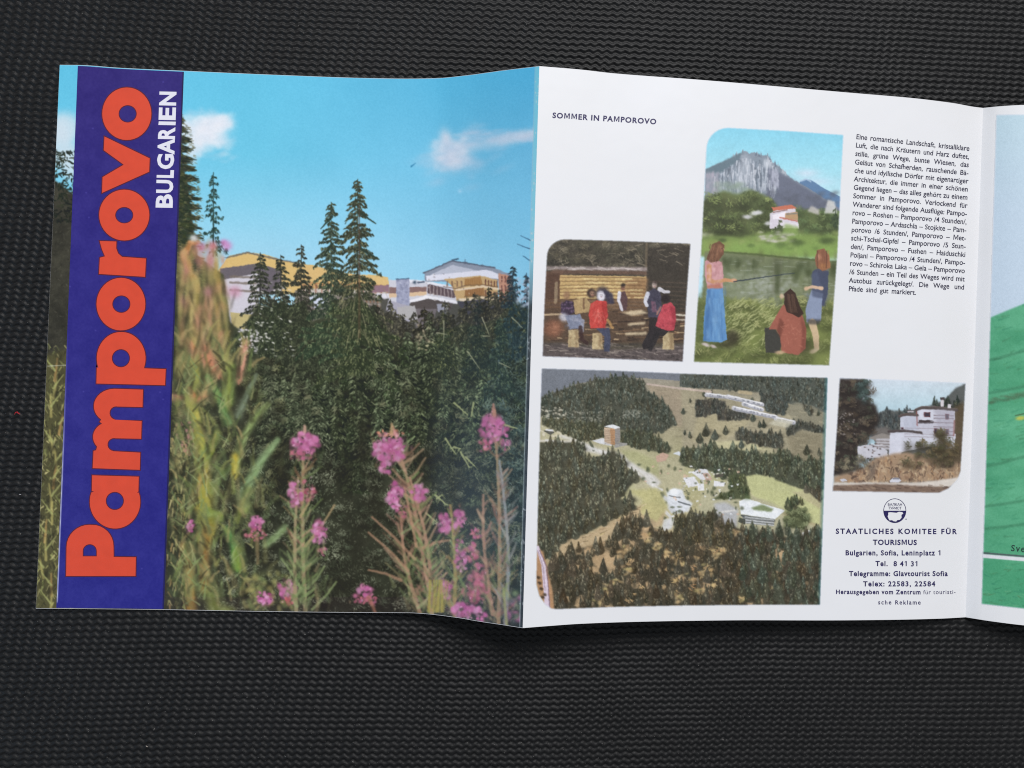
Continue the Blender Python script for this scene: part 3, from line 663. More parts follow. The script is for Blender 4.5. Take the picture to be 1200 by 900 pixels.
    c.poly([(777, 357), (786, 354), (791, 360), (792, 376), (790, 387), (780, 388), (768, 382), (772, 370)], (206, 70, 82)); c.poly([(785, 358), (792, 362), (792, 378), (789, 387)], (158, 42, 56), .6, .8); c.blob(780, 350, 5.6, 5.4, (44, 34, 34), 1, 0, 3); c.line([(774, 360), (770, 368)], 2.4, (196, 130, 106), .8, 1)
    for k in range(70):
        for (xa, ya, xb, yb, ca, cb) in ((693, 354, 711, 384, (240, 110, 96), (160, 40, 40)), (771, 358, 791, 386, (230, 100, 112), (150, 40, 56)), (663, 370, 682, 386, (170, 174, 194), (100, 104, 130)), (760, 342, 774, 370, (100, 96, 116), (46, 42, 58)), (667, 388, 678, 406, (226, 206, 160), (150, 120, 84)), (695, 391, 706, 409, (226, 206, 160), (150, 120, 84)), (778, 391, 789, 409, (226, 206, 160), (150, 120, 84))):
            if k < 16:
                x, y = rs.uniform(xa, xb), rs.uniform(ya, yb); c.blob(x, y, 1.2, 2, ca if rs.rand() < .5 else cb, .4, rs.uniform(-.5, .5))
    for x, y in ((704.5, 346), (767.5, 334.5), (730, 337.5), (694.5, 344.5)):
        c.blob(x - 1, y - .6, .6, .5, (50, 36, 34), .8); c.blob(x + 1.1, y - .5, .6, .5, (50, 36, 34), .8); c.line([(x - .7, y + 1.7), (x + .8, y + 1.7)], .7, (140, 64, 60), .7, .7)
    c.poly([(764, 382), (784, 388), (778, 394), (766, 394), (764, 408), (754, 409), (752, 404)], (50, 44, 46)); c.line([(770, 392), (762, 408)], (7, 6), (46, 42, 44), .9, 1)
    c.contrast(1.0, 110, .86); c.a += 3; c.warp(.28, 3); c.mottle(.07, 9); c.mottle(.11, 2); c.a = .75 * c.a + .25 * blur1(c.a, 1); c.grain(9, 1.0)
    return frame_out(c, arc(662, 301, 21, 180, 270, 20.4) + [(730, 282.5), (809, 285.6), (804, 355), (800, 423.6), (720, 420.5), (636, 417.4), (638, 360)])


def paint_fishing():
    c = Print(810, 146, 992, 432, (150, 215, 234), 22); rs = c.rs; X, Y = c.X, c.Y
    c.a[:] = lerp_ramp(Y, [(150, (124, 208, 234)), (200, (158, 222, 238)), (235, (186, 226, 238))])
    c.blob(945, 203, 14, 5, (206, 222, 238), .8); c.blob(955, 213, 20, 5, (200, 222, 240), .7)
    c.poly([(925, 225), (940, 211), (945, 209.5), (952, 212), (966, 221), (986, 231), (986, 250), (920, 250)], (92, 128, 170)); c.line([(938, 212), (945, 209.8), (950, 213)], 1.6, (176, 200, 224), .9, 1)
    mt = [(826, 199), (838, 193), (848, 189), (858, 184.5), (863, 183), (866, 179.5), (869, 180), (872, 176.8), (876, 178), (878, 180.5), (880, 178.6), (883, 179), (884, 177.8), (887, 181), (890, 181.4), (893, 182), (896, 182), (899, 183), (902, 187), (905, 190.4), (908, 192), (914, 196), (917, 199), (919, 200), (921, 203), (925, 207), (930, 211), (934, 212.6), (950, 222), (986, 246), (986, 262), (826, 262)]
    c.poly(mt, (134, 146, 160)); sl, m = c.polymask(mt, 0, True)
    for k in range(34):     # rock needles along the crest
        x = rs.uniform(856, 922); y = np.interp(x, [856, 872, 884, 898, 908, 922], [187, 178, 179, 183.5, 192, 204]); h_ = rs.uniform(1, 6)
        c.poly([(x - rs.uniform(1, 2.4), y + 3), (x, y - h_), (x + rs.uniform(1, 2.4), y + 3)], [(150, 160, 172), (128, 140, 154), (176, 182, 192), (108, 120, 138)][rs.randint(4)])
    c.poly([(826, 199), (870, 178), (866, 188), (846, 202), (826, 204)], (96, 118, 130), .9, .6)
    c.poly([(900, 196), (925, 208), (986, 246), (986, 262), (894, 262), (898, 230)], (100, 104, 124), .85, 1.5)
    for k in range(460):
        x = rs.uniform(836, 912); y = rs.uniform(182, 222); L = rs.uniform(4, 13)
        if m[int((y - c.y0) * c.k), int((x - c.x0) * c.k)] > .5 and y > np.interp(x, [836, 865, 900, 912], [206, 186, 186, 200]):
            c.line([(x, y), (x + rs.uniform(-1.5, 1.5), y + L)], (1.5, .7), [(214, 216, 224), (188, 194, 206), (112, 122, 136), (94, 104, 118)][rs.randint(4)], rs.uniform(.3, .85), .8)
    c.poly([(864, 200), (872, 180), (880, 188), (882, 214), (862, 218)], (204, 208, 218), .45, 2); c.poly([(896, 186), (902, 188), (906, 196), (894, 196)], (214, 218, 226), .6, 1)
    for k in range(60):
        c.blob(rs.uniform(828, 842), rs.uniform(202, 232), 1.4, 2.4, (176, 166, 180), .4); c.blob(rs.uniform(836, 880), rs.uniform(214, 230), 4, 2.4, (140, 158, 142), .4)
        c.blob(rs.uniform(902, 912), rs.uniform(200, 218), 1, 3, (170, 172, 190), .4); c.blob(rs.uniform(900, 984), rs.uniform(225, 250), 4, 2.5, (88, 92, 104), .35)
    # wooded shore, house, lawns
    c.poly([(824, 236), (848, 224), (864, 228), (880, 222), (904, 232), (912, 244), (990, 248), (990, 300), (820, 300)], (104, 118, 68), 1, 1)
    c.poly([(824, 238), (846, 226), (870, 236), (880, 252), (870, 272), (826, 276)], (96, 102, 60), .9, 3)
    G = [(124, 142, 74), (96, 112, 60), (150, 164, 92), (72, 84, 48)]
    c.clumps(90, 826, 228, 905, 274, (56, 62, 36), G, (4, 9), 26, (1, 2.4), (.7, 1.3), (.3, .8))
    c.clumps(70, 905, 246, 985, 288, (64, 74, 44), [(110, 132, 78), (90, 112, 66), (134, 152, 92)], (4, 8), 26, (1, 2.4), (.7, 1.3), (.3, .8))
    c.poly([(902, 250), (910, 246), (932, 244), (936, 266), (902, 268)], (214, 204, 214)); c.poly([(904, 243), (928, 240), (934, 244), (906, 247)], (206, 112, 84)); c.poly([(905, 252), (921, 248), (920, 256), (906, 257)], (238, 228, 236))
    c.poly([(920, 250), (935, 248), (935, 258), (920, 256)], (188, 148, 106)); c.line([(906, 249), (922, 246)], 1, (120, 66, 56), .8, .8); c.line([(914, 255), (934, 259)], 1.6, (190, 92, 70), .8, .8); c.line([(922, 251), (934, 250)], 1.4, (110, 120, 120), .7, .8); c.poly([(914, 260), (936, 262), (936, 268), (912, 267)], (226, 216, 226))
    for x, y, r in ((884, 250, 5), (889, 249, 5), (876, 254, 6), (900, 262, 4)):
        c.blob(x, y, r, 2.6, (226, 222, 230), .8, 0, 1.6)
    c.poly([(966, 250), (970, 234), (978, 236), (981, 250)], (206, 204, 200), .9, .6); c.poly([(946, 248), (951, 241), (960, 246), (960, 252)], (190, 184, 176), .9, .8); c.conifer(979, 244, 266, 5, (60, 76, 52), (96, 110, 70), .6)
    c.conifer(913, 258, 276, 6, (72, 84, 52), (112, 124, 74), .6)
    c.poly([(822, 276), (870, 278), (900, 272), (990, 276), (990, 304), (822, 300)], (140, 170, 80), .75, 2)
    for k in range(36):
        c.blob(rs.uniform(890, 930), rs.uniform(272, 284), rs.uniform(2, 4), 1.4, (204, 194, 190), .5); c.blob(rs.uniform(826, 985), rs.uniform(272, 292), rs.uniform(2, 6), 2.2, G[rs.randint(4)], .6)
    c.poly([(920, 262), (936, 266), (934, 274), (916, 274)], (140, 168, 84), .8, 1); c.blob(841, 288, 12, 5, (150, 100, 70), .6); c.blob(822, 275, 9, 3, (206, 206, 180), .6)
    for x, y, r in ((935, 285, 8), (915, 288, 7), (880, 288, 5), (968, 282, 9), (846, 282, 5)):
        c.blob(x, y, r, r * .5, (74, 92, 48), .8, 0, 1.6)
    c.poly([(822, 284), (990, 288), (990, 306), (822, 296)], (138, 176, 82), .45, 2)
    # water
    c.poly([(826, 294), (858, 295), (920, 301), (990, 307), (990, 372), (822, 372)], (124, 130, 78), 1, .8)
    for k in range(150):
        x = rs.uniform(840, 985); y = rs.uniform(299, 350); c.blob(x, y, rs.uniform(2, 6), rs.uniform(3, 9), [(92, 98, 54), (140, 146, 92), (112, 122, 66), (84, 90, 58), (160, 164, 122)][rs.randint(5)], rs.uniform(.2, .5))
    for k in range(200):
        x = rs.uniform(846, 985); y = rs.uniform(300, 354); c.line([(x, y), (x + rs.uniform(2, 7), y + rs.uniform(-.4, .6))], (.8, .5), [(170, 174, 140), (90, 94, 60)][rs.randint(2)], rs.uniform(.15, .4), .8)
    for k in range(90):
        x = rs.uniform(840, 985); y = rs.uniform(298, 356); c.line([(x, y), (x + rs.uniform(-.6, .6), y + rs.uniform(5, 18))], (2, 1.2), [(152, 156, 100), (96, 100, 60), (110, 122, 66), (140, 142, 96), (88, 92, 62)][rs.randint(5)], rs.uniform(.2, .5), 1.4)
    for k in range(260):     # broken reflections of sky and rocks
        x, y = rs.normal() * 20 + 896, rs.normal() * 11 + 336
        if y > 306:
            c.blob(x, y, rs.uniform(1.5, 4.5), rs.uniform(1, 2.6), [(196, 196, 186), (176, 178, 156), (206, 206, 200)][rs.randint(3)], rs.uniform(.15, .5), 0, 1.2)
    c.line([(846, 295.5), (880, 297.5), (920, 301.5), (986, 307.5)], 2, (78, 92, 48), .75, 1.2)
    for k in range(60):
        c.blob(rs.uniform(845, 985), rs.uniform(302, 322), rs.uniform(3, 8), rs.uniform(1.5, 5), (86, 98, 52), rs.uniform(.2, .5)); c.blob(rs.uniform(850, 880), rs.uniform(318, 350), rs.uniform(3, 6), rs.uniform(2, 5), (160, 166, 128), .2)
    c.line([(848, 296), (920, 302), (986, 308)], 1, (84, 100, 54), .6, .9); c.poly([(906, 302), (918, 302), (914, 345), (904, 345)], (96, 92, 62), .5, 1.5)
    c.poly([(826, 296), (858, 297), (920, 303), (990, 309), (990, 354), (912, 362), (880, 352), (822, 352)], (112, 122, 104), .42, .8)
    for k in range(40):
        x, y = rs.uniform(846, 985), rs.uniform(303, 350); c.line([(x, y), (x + rs.uniform(4, 14), y + rs.uniform(-.2, .8))], (1, .5), (184, 190, 176), rs.uniform(.2, .5), .8)
    for x, w_, h_ in ((852, 8, 20), (866, 6, 16), (934, 9, 26), (950, 7, 20), (976, 10, 26), (912, 6, 40), (884, 5, 14)):
        for k in range(7):
            c.blob(x + rs.normal() * w_ * .3, 303 + h_ * rs.rand() * .8 + (x - 846) * .06, w_ * .4, h_ * .22, (70, 80, 46), rs.uniform(.25, .5), 0, 1.3)
    # grass bank
    c.poly([(810, 352), (846, 350), (880, 352), (910, 362), (930, 356), (990, 352), (990, 432), (810, 432)], (126, 136, 70), 1, 2)
    c.clumps(150, 812, 352, 985, 428, (74, 80, 42), [(150, 156, 88), (128, 138, 74), (170, 170, 106), (108, 120, 62)], (5, 10), 30, (1.5, 4.5), (.6, 1.2), (.35, .85))
    for k in range(260):
        x, y = rs.uniform(848, 912), rs.uniform(352, 405); c.line([(x, y), (x + rs.uniform(2, 8), y - rs.uniform(1, 6))], (1.2, .6), (188, 190, 126), rs.uniform(.3, .8), .8)
    # three anglers
    c.blob(858, 396, 9, 10, (56, 50, 36), .85, 0, 1.8); c.blob(850, 404, 12, 4, (58, 56, 34), .8); c.poly([(812, 352), (828, 335), (826, 400), (812, 400)], (88, 100, 52), .5, 2)
    c.poly([(829, 338), (847, 337), (849, 362), (852, 398), (846, 401), (824, 400), (825, 372)], (92, 146, 202)); c.poly([(829, 340), (833, 338), (831, 400), (824, 400)], (60, 104, 160), .7, .8)
    for k in range(22):
        x = rs.uniform(828, 848); c.line([(x, 350), (x + (x - 838) * .2, 398)], 1, (120, 172, 220) if rs.rand() < .5 else (70, 120, 178), .4, .9)
    c.poly([(826, 306), (836, 302), (846, 308), (848, 322), (847, 337), (829, 338), (826, 322)], (206, 146, 150)); c.line([(831, 312), (831, 328), (838, 331), (850, 328), (862, 329)], (6, 3.6), (204, 142, 96), 1, .9); c.poly([(828, 334), (846, 332), (846, 338), (829, 338)], (188, 112, 90), .9, .4); c.blob(860, 328, 3, 2, (214, 160, 124), 1, 0, 2)
    c.poly([(835, 286), (843, 282.5), (849, 287), (848, 298), (842, 306), (832, 308), (828, 303)], (116, 76, 54)); c.blob(844, 292, 3, 4.4, (164, 110, 82), .9, 0, 2)
    for k in range(16):
        x = rs.uniform(830, 842); c.line([(x + 3, 287), (x, 304)], .9, (146, 98, 70), .5, .8)
    for k in range(60):      # hair strands, folds and dapples on the three figures
        x, y = rs.uniform(829, 848), rs.uniform(284, 304); c.line([(x, y), (x - 1.5, y + 5)], .8, [(84, 54, 40), (168, 118, 88), (104, 70, 52)][rs.randint(3)], .4, .8) if (x - 838) ** 2 / 90 + (y - 295) ** 2 / 120 < 1 else None
        x, y = rs.uniform(828, 846), rs.uniform(306, 334); c.blob(x, y, 1.4, 2, [(226, 178, 176), (176, 116, 118)][rs.randint(2)], .35)
        x, y = rs.uniform(916, 942), rs.uniform(372, 412); c.blob(x, y, 2, 2.6, [(190, 120, 98), (132, 70, 56), (204, 136, 110)][rs.randint(3)], .3)
        x, y = rs.uniform(952, 970), rs.uniform(316, 358); c.blob(x, y, 1.6, 2.4, [(94, 100, 128), (52, 58, 80)][rs.randint(2)], .4)
        x, y = rs.uniform(946, 962), rs.uniform(344, 376); c.blob(x, y, 1.4, 3, [(164, 174, 198), (112, 122, 150)][rs.randint(2)], .4)
        x, y = rs.uniform(827, 850), rs.uniform(342, 398); c.blob(x, y, 1.4, 5, [(126, 172, 214), (66, 112, 170)][rs.randint(2)], .35)
    c.line([(832, 314), (832, 327)], 1, (232, 178, 132), .7, .9); c.blob(846, 291, .8, .7, (60, 40, 36), .9); c.line([(846.6, 295.4), (848, 295.2)], .8, (150, 70, 66), .8, .7); c.line([(848, 291), (849.4, 293)], 1, (190, 134, 104), .8, .7)
    c.blob(958.6, 299.6, .8, .7, (70, 46, 40), .9); c.line([(957.4, 304), (959, 304.2)], .8, (160, 80, 74), .8, .7)
    c.line([(860, 330), (900, 324), (931, 320)], (1.4, .7), (44, 54, 66), .95, .7); c.blob(827, 404, 5, 2, (214, 196, 196), .9, .3, 2); c.blob(836, 406, 4, 1.8, (206, 186, 186), .9, .4, 2)
    c.poly([(952, 318), (960, 314), (971, 318), (970, 344), (965, 360), (952, 344)], (70, 76, 100)); c.poly([(951, 340), (964, 344), (962, 376), (945, 377), (944, 362)], (136, 148, 176)); c.poly([(951, 322), (958, 318), (962, 336), (966, 350), (952, 348)], (82, 90, 116), .8, .5)
    c.line([(963, 338), (952, 336), (944, 338)], (4, 3), (216, 178, 146), 1, .9); c.blob(945, 338, 3, 2.6, (216, 178, 140), 1, 0, 2); c.line([(952, 378), (956, 394), (957, 408)], (9, 6), (206, 176, 136), 1, .9); c.blob(954, 411, 6, 2.6, (206, 186, 146), 1, -.4, 2); c.poly([(945, 374), (962, 374), (960, 380), (948, 380)], (62, 60, 62), .7, .8)
    c.poly([(958, 293), (966, 291), (972, 300), (973, 314), (964, 318), (956, 312), (955, 302)], (146, 92, 66)); c.blob(960, 301, 2.6, 4, (196, 134, 104), .9, 0, 2); c.blob(966, 312, 6, 4, (190, 128, 72), .7)
    for k in range(14):
        x = rs.uniform(957, 971); c.line([(x, 294), (x + rs.uniform(-1, 2), 314)], .9, (184, 120, 76) if rs.rand() < .6 else (104, 64, 50), .5, .8)
    c.blob(938, 408, 16, 8, (56, 48, 36), .7); c.poly([(896, 384), (908, 384), (916, 398), (914, 414), (897, 413)], (66, 64, 58)); c.poly([(901, 386), (912, 366), (918, 357), (926, 356), (940, 368), (945, 386), (944, 408), (936, 416), (916, 413), (914, 394), (910, 386)], (166, 92, 74)); c.poly([(914, 372), (920, 380), (914, 396), (910, 388)], (112, 58, 46), .7, .8)
    c.poly([(938, 368), (945, 386), (944, 408), (938, 414), (940, 390)], (120, 62, 50), .6, .8)
    for k in range(26):
        x, y = rs.uniform(918, 940), rs.uniform(374, 410); c.line([(x, y), (x + rs.uniform(-4, 4), y + rs.uniform(-3, 4))], 1, (196, 120, 96), .5, .8)
    c.poly([(919, 344), (926, 338), (932, 343), (937, 358), (942, 368), (936, 372), (928, 368), (922, 366), (919, 356)], (64, 44, 36)); c.blob(916, 347, 2.6, 3.2, (210, 178, 144), .95, 0, 2); c.blob(914, 413, 6, 2.4, (206, 170, 130), .9, 0, 2)
    for k in range(14):
        x = rs.uniform(921, 934); c.line([(x, 345), (x + rs.uniform(1, 5), 366)], .8, (104, 74, 58), .5, .8)
    c.contrast(1.04, 130, .86); c.a += 9; c.warp(.26, 3); c.mottle(.03, 12); c.mottle(.035, 2); c.a = .75 * c.a + .25 * blur1(c.a, 1); c.grain(4, 1.0)
    return frame_out(c, arc(853, 175, 25, 180, 270, 25) + [(920, 153.5), (988, 158.3), (981, 300), (971.5, 428), (890, 426), (813.3, 424), (822, 290)])


def paint_aerial():
    c = Print(625, 428, 974, 717, (150, 140, 118), 23); rs = c.rs; X, Y = c.X, c.Y
    A = lambda *p: [(620 + x / 6, 425 + y / 6) for x, y in p]
    B = lambda *p: [(800 + x / 6, 425 + y / 6) for x, y in p]
    D = lambda *p: [(620 + x / 6, 575 + y / 6) for x, y in p]
    E = lambda *p: [(800 + x / 6, 575 + y / 6) for x, y in p]
    n1 = fbm(rs, c.h, c.w, 26, 4)
    c.a[:] = lerp_ramp(Y, [(430, (140, 130, 122)), (500, (164, 152, 126)), (560, (182, 176, 138)), (640, (176, 156, 120)), (715, (150, 120, 92))]) + ((n1 - .5) * 40)[..., None]
    c.poly(A((60, 30), (1090, 40), (1090, 130), (820, 110), (600, 100), (330, 150), (60, 270)), (112, 114, 128))
    c.poly(B((-20, 60), (1040, 80), (1040, 360), (900, 330), (720, 280), (540, 200), (200, 185), (-20, 170)), (86, 88, 86))
    # meadows on the far slope
    c.poly(A((820, 150), (1090, 190), (1090, 460), (1000, 430), (960, 300), (850, 200)), (158, 140, 122), 1, 1); c.poly(B((-10, 180), (300, 200), (560, 280), (780, 410), (1000, 520), (1000, 700), (600, 620), (0, 600)), (158, 146, 124), 1, 1)
    c.poly(B((100, 390), (240, 350), (330, 410), (480, 400), (420, 470), (300, 540), (60, 560)), (172, 158, 128), .9, 2); c.poly(B((180, 560), (380, 545), (520, 560), (660, 610), (400, 640), (180, 600)), (192, 182, 144), .9, 1); c.poly(B((710, 320), (830, 260), (1000, 350), (1000, 480), (800, 420)), (136, 128, 112), .9, 1.5); c.poly(B((720, 480), (1000, 500), (1000, 700), (780, 690)), (136, 124, 104), .9, 2)
    for k in range(150):
        x, y = rs.uniform(755, 965), rs.uniform(455, 545); c.line([(x, y), (x + rs.uniform(6, 18), y + rs.uniform(-2, 3))], (1.4, .6), (188, 174, 146) if rs.rand() < .5 else (122, 112, 96), .35, .9)

    def wood(poly, dark, light, n, h, soft=.8, bare=0.0):
        sl, m = c.polymask(poly, soft, True); c.put((slice(None), slice(None)), m, np.array(dark) * .96)
        if bare:                            # felled and dry patches show between the trees
            gp = np.clip((fbm(rs, c.h, c.w, 24, 4, 1.6) - .5) * 9 + bare, 0, 1) * m
            ground = np.stack([160 + n1 * 56, 128 + n1 * 52, 96 + n1 * 44], -1); c.a += (ground - c.a) * gp[..., None]
            p = np.array(poly); firs(c, n // 3, p[:, 0].min(), p[:, 1].min() + 1, p[:, 0].max(), p[:, 1].max(), h, dark, light, m); m = m * (gp < .45)
        p = np.array(poly); firs(c, n, p[:, 0].min(), p[:, 1].min() + 1, p[:, 0].max(), p[:, 1].max(), h, dark, light, m)
    wood(A((80, 250), (230, 190), (450, 130), (640, 95), (800, 130), (830, 200), (940, 270), (1000, 340), (1040, 430), (960, 470), (860, 500), (700, 480), (540, 470), (300, 440), (80, 380)), (80, 80, 72), (112, 112, 102), 900, (4, 8))
    wood(B((-10, 70), (600, 90), (1020, 110), (1010, 330), (900, 300), (760, 270), (560, 210), (200, 180), (0, 165)), (82, 84, 80), (104, 106, 100), 700, (3, 6))
    wood(B((540, 210), (740, 260), (720, 370), (600, 350), (560, 300)), (78, 78, 76), (100, 102, 98), 120, (4, 7))
    wood(B((90, 260), (300, 270), (310, 330), (480, 350), (470, 395), (250, 410), (240, 350), (90, 385)), (78, 74, 72), (104, 100, 92), 150, (4, 8)); wood(B((370, 480), (700, 510), (700, 610), (540, 580), (370, 535)), (82, 78, 72), (112, 108, 98), 120, (5, 9))
    wood(B((840, 290), (920, 330), (910, 380), (860, 340)), (88, 84, 76), (112, 108, 98), 26, (3, 6)); wood(B((720, 440), (800, 410), (1000, 460), (1000, 500), (840, 470), (740, 520)), (82, 80, 76), (108, 104, 96), 80, (4, 7))
    for x, y, h in ((160, 500, 13), (225, 525, 9), (115, 540, 10), (300, 490, 7), (165, 600, 8), (410, 580, 9), (50, 520, 6), (540, 440, 8), (575, 450, 8), (490, 390, 8), (870, 630, 9), (900, 700, 9), (5, 350, 6), (205, 212, 4), (150, 225, 5), (485, 268, 5), (55, 275, 3), (960, 640, 10), (950, 365, 6), (10, 500, 6)):
        firs(c, 2, 799.5 + x / 6, 424 + y / 6, 801 + x / 6, 426 + y / 6, (h * .8, h), (76, 76, 68), (104, 104, 92), None, .4)
    # far holiday village
    for a, b, q, r in ((170, 225, 330, 245), (320, 240, 560, 295), (360, 320, 660, 385), (430, 290, 560, 330), (660, 395, 780, 420)):
        p = B((a, b), (q, r)); w = 5.5 if a != 660 else 6
        c.line(p, (w, w - 1), (196, 192, 204), .95, 1); c.line([(p[0][0], p[0][1] + 1.6), (p[1][0], p[1][1] + 1.6)], 1, (122, 122, 138), .8, .8); c.line([(p[0][0], p[0][1] - 1.6), (p[1][0], p[1][1] - 1.6)], 1.2, (238, 234, 240), .9, .8)
        for k in range(int((q - a) / 12)):
            t = rs.rand(); c.blob(p[0][0] + (p[1][0] - p[0][0]) * t, p[0][1] + (p[1][1] - p[0][1]) * t, .8, .8, (110, 110, 126), .7)
    c.poly(B((670, 390), (780, 415), (740, 460), (600, 430)), (196, 188, 170), .8, .8); c.line(B((0, 182), (200, 205)), 2.4, (206, 180, 172), .8, 1); c.line(B((400, 205), (480, 215)), 4, (200, 176, 140), .7, 1.2); c.line(A((830, 150), (1090, 185)), 2, (196, 172, 166), .8, 1)
    # valley with hotel tower
    c.poly(A((80, 430), (300, 520), (440, 560), (540, 590), (740, 600), (900, 680), (1090, 650), (1090, 900), (760, 900), (660, 720), (380, 640), (80, 560)), (180, 170, 140), 1, 1.5)
    c.poly(A((230, 505), (380, 555), (480, 600), (640, 640), (800, 720), (930, 840), (880, 900), (800, 800), (660, 700), (480, 640), (380, 620), (370, 570), (200, 520)), (206, 200, 202), .9, 1)
    c.poly(A((640, 610), (760, 620), (900, 690), (920, 800), (820, 760), (700, 690)), (168, 164, 122), .9, 1.2)
    for k in range(80):
        c.blob(620 + rs.uniform(80, 260) / 6, 425 + rs.uniform(310, 520) / 6, rs.uniform(.8, 2.4), rs.uniform(.6, 1.4), (214, 202, 186), .6, 0, 1.5); c.blob(620 + rs.uniform(260, 520) / 6, 425 + rs.uniform(340, 420) / 6, rs.uniform(.6, 1.6), .8, (206, 198, 186), .3, 0, 1.5); c.blob(620 + rs.uniform(660, 780) / 6, 425 + rs.uniform(330, 390) / 6, .9, .8, (196, 190, 178), .25)
    c.poly(A((100, 480), (140, 465), (180, 490), (150, 510)), (88, 84, 80)); c.line(A((120, 472), (165, 478)), 2, (226, 222, 228), .9, .8); c.line(A((80, 550), (300, 555)), 2.4, (206, 196, 190), .8, 1)
    wood(A((90, 390), (300, 420), (520, 440), (530, 520), (440, 545), (360, 550), (240, 495), (100, 440)), (84, 82, 66), (118, 112, 92), 240, (4, 8)); wood(A((640, 480), (740, 480), (880, 520), (1000, 620), (980, 640), (760, 600), (640, 560)), (82, 82, 68), (112, 112, 94), 150, (5, 10))
    c.poly(A((440, 550), (520, 530), (600, 570), (580, 585), (520, 575)), (208, 206, 214)); c.poly(A((600, 560), (690, 565), (690, 580), (600, 600)), (152, 146, 146))
    c.poly(A((528, 455), (604, 462), (604, 580), (530, 560)), (196, 168, 146)); c.poly(A((570, 462), (606, 462), (604, 580), (574, 578)), (188, 136, 98)); c.poly(A((604, 462), (640, 455), (640, 550), (604, 575)), (150, 140, 140)); c.poly(A((526, 448), (590, 434), (642, 454), (606, 466)), (222, 220, 228))
    for y in range(474, 575, 12):
        c.line(A((532, y), (600, y + 5)), .9, (120, 96, 84), .6, .8); c.line(A((606, y), (638, y - 3)), .8, (104, 98, 98), .6, .8)
    c.poly(A((890, 660), (940, 630), (985, 650), (960, 690), (900, 700)), (196, 158, 142)); c.poly(A((1010, 640), (1050, 622), (1090, 640), (1060, 655)), (206, 208, 220)); c.line(A((430, 560), (455, 615)), 3, (72, 74, 60), .8, 1)
    # valley forest belt and village on the right
    wood(B((-10, 600), (160, 600), (380, 610), (560, 640), (760, 640), (830, 700), (1000, 680), (980, 900), (880, 900), (740, 860), (600, 790), (440, 800), (440, 900), (350, 860), (240, 770), (60, 740), (-10, 720)), (84, 86, 72), (130, 132, 110), 430, (6, 12))
    c.poly(B((440, 800), (520, 785), (620, 810), (850, 900), (760, 910)) + E((640, 130), (560, 90), (480, 20)), (188, 186, 136), 1, .8); c.poly(E((480, 0), (750, 0), (970, 130), (960, 240), (760, 170), (560, 90)), (190, 188, 136), 1, .8)
    wood(E((860, -10), (980, -10), (975, 90), (920, 40)), (84, 76, 66), (110, 100, 88), 30, (6, 10))
    c.poly(E((180, -60), (330, -60), (400, 30), (560, 60), (720, 130), (700, 180), (960, 260), (800, 330), (400, 290), (240, 260), (100, 120)), (176, 168, 140), 1, 1.5); c.poly(E((220, 90), (300, 80), (390, 130), (380, 260), (240, 240)), (178, 176, 186), .9, 1.2)
    for q in (((60, 770), (120, 745), (170, 750), (200, 800), (140, 830)), ((0, 810), (80, 800), (120, 860), (40, 880)), ((100, 850), (150, 850), (150, 900), (110, 900)), ((220, 830), (300, 840), (290, 870), (220, 870))):
        c.poly(B(*q), (218, 214, 222))
    c.poly(B((140, 780), (180, 775), (210, 820), (170, 840)), (196, 160, 148)); c.poly(B((220, 780), (285, 775), (290, 800), (230, 810)), (84, 76, 70)); c.line(B((215, 785), (280, 775)), 1.4, (206, 200, 190), .9, .8)
    for k in range(60):
        c.blob(800 + rs.uniform(0, 320) / 6, 425 + rs.uniform(740, 960) / 6, rs.uniform(.6, 1.6), rs.uniform(.5, 1.2), [(70, 72, 62), (226, 224, 230), (96, 92, 84), (190, 180, 150)][rs.randint(4)], .8, 0, 1.6)
    wood(B((320, 790), (430, 780), (470, 900), (470, 960), (200, 960), (330, 900)), (84, 88, 64), (128, 132, 98), 60, (5, 9))
    c.poly(E((395, 75), (450, 55), (560, 90), (720, 140), (650, 200), (410, 165)), (224, 224, 232)); c.poly(E((410, 168), (650, 200), (640, 250), (440, 230)), (116, 116, 120)); c.line(E((410, 175), (650, 212)), 1, (52, 56, 62), .9, .8)
    for y in (195, 215, 232):
        c.line(E((440, y - 10), (640, y + 12)), 1.2, (206, 204, 208), .9, .8)
    c.poly(E((480, 120), (560, 95), (640, 130), (620, 150), (500, 135)), (112, 124, 84), .9, .6); c.poly(E((400, 190), (440, 200), (440, 240), (390, 220)), (74, 74, 70)); c.blob(876, 583, 4, 3, (96, 108, 72), .8)
    c.poly(E((700, 200), (760, 160), (800, 110), (860, 140), (890, 220), (860, 270), (740, 260)), (86, 90, 64), 1, .8); c.clumps(24, 920, 596, 946, 618, (62, 64, 46), [(128, 132, 96), (104, 112, 80)], (3, 5), 20, (1, 2.4)); c.poly(E((780, 320), (880, 280), (960, 270), (960, 300), (860, 325), (810, 350)), (224, 220, 222)); c.poly(E((-40, 60), (30, 90), (40, 120), (-40, 110)), (222, 222, 230)); c.poly(E((-60, 110), (30, 118), (20, 140), (-60, 160)), (96, 96, 92))
    firs(c, 14, 921, 586, 940, 596, (6, 11), (80, 82, 62), (110, 112, 86))
    c.poly(D((930, 20), (1000, 60), (1090, 40), (1090, 160), (1000, 160), (960, 100)), (200, 200, 212), .9, .8); c.line(D((1000, 80), (1090, 110)), 2, (80, 80, 84), .9, .8); c.poly(D((940, 200), (1030, 195), (1000, 270), (930, 290)), (206, 204, 208), .9, .8)
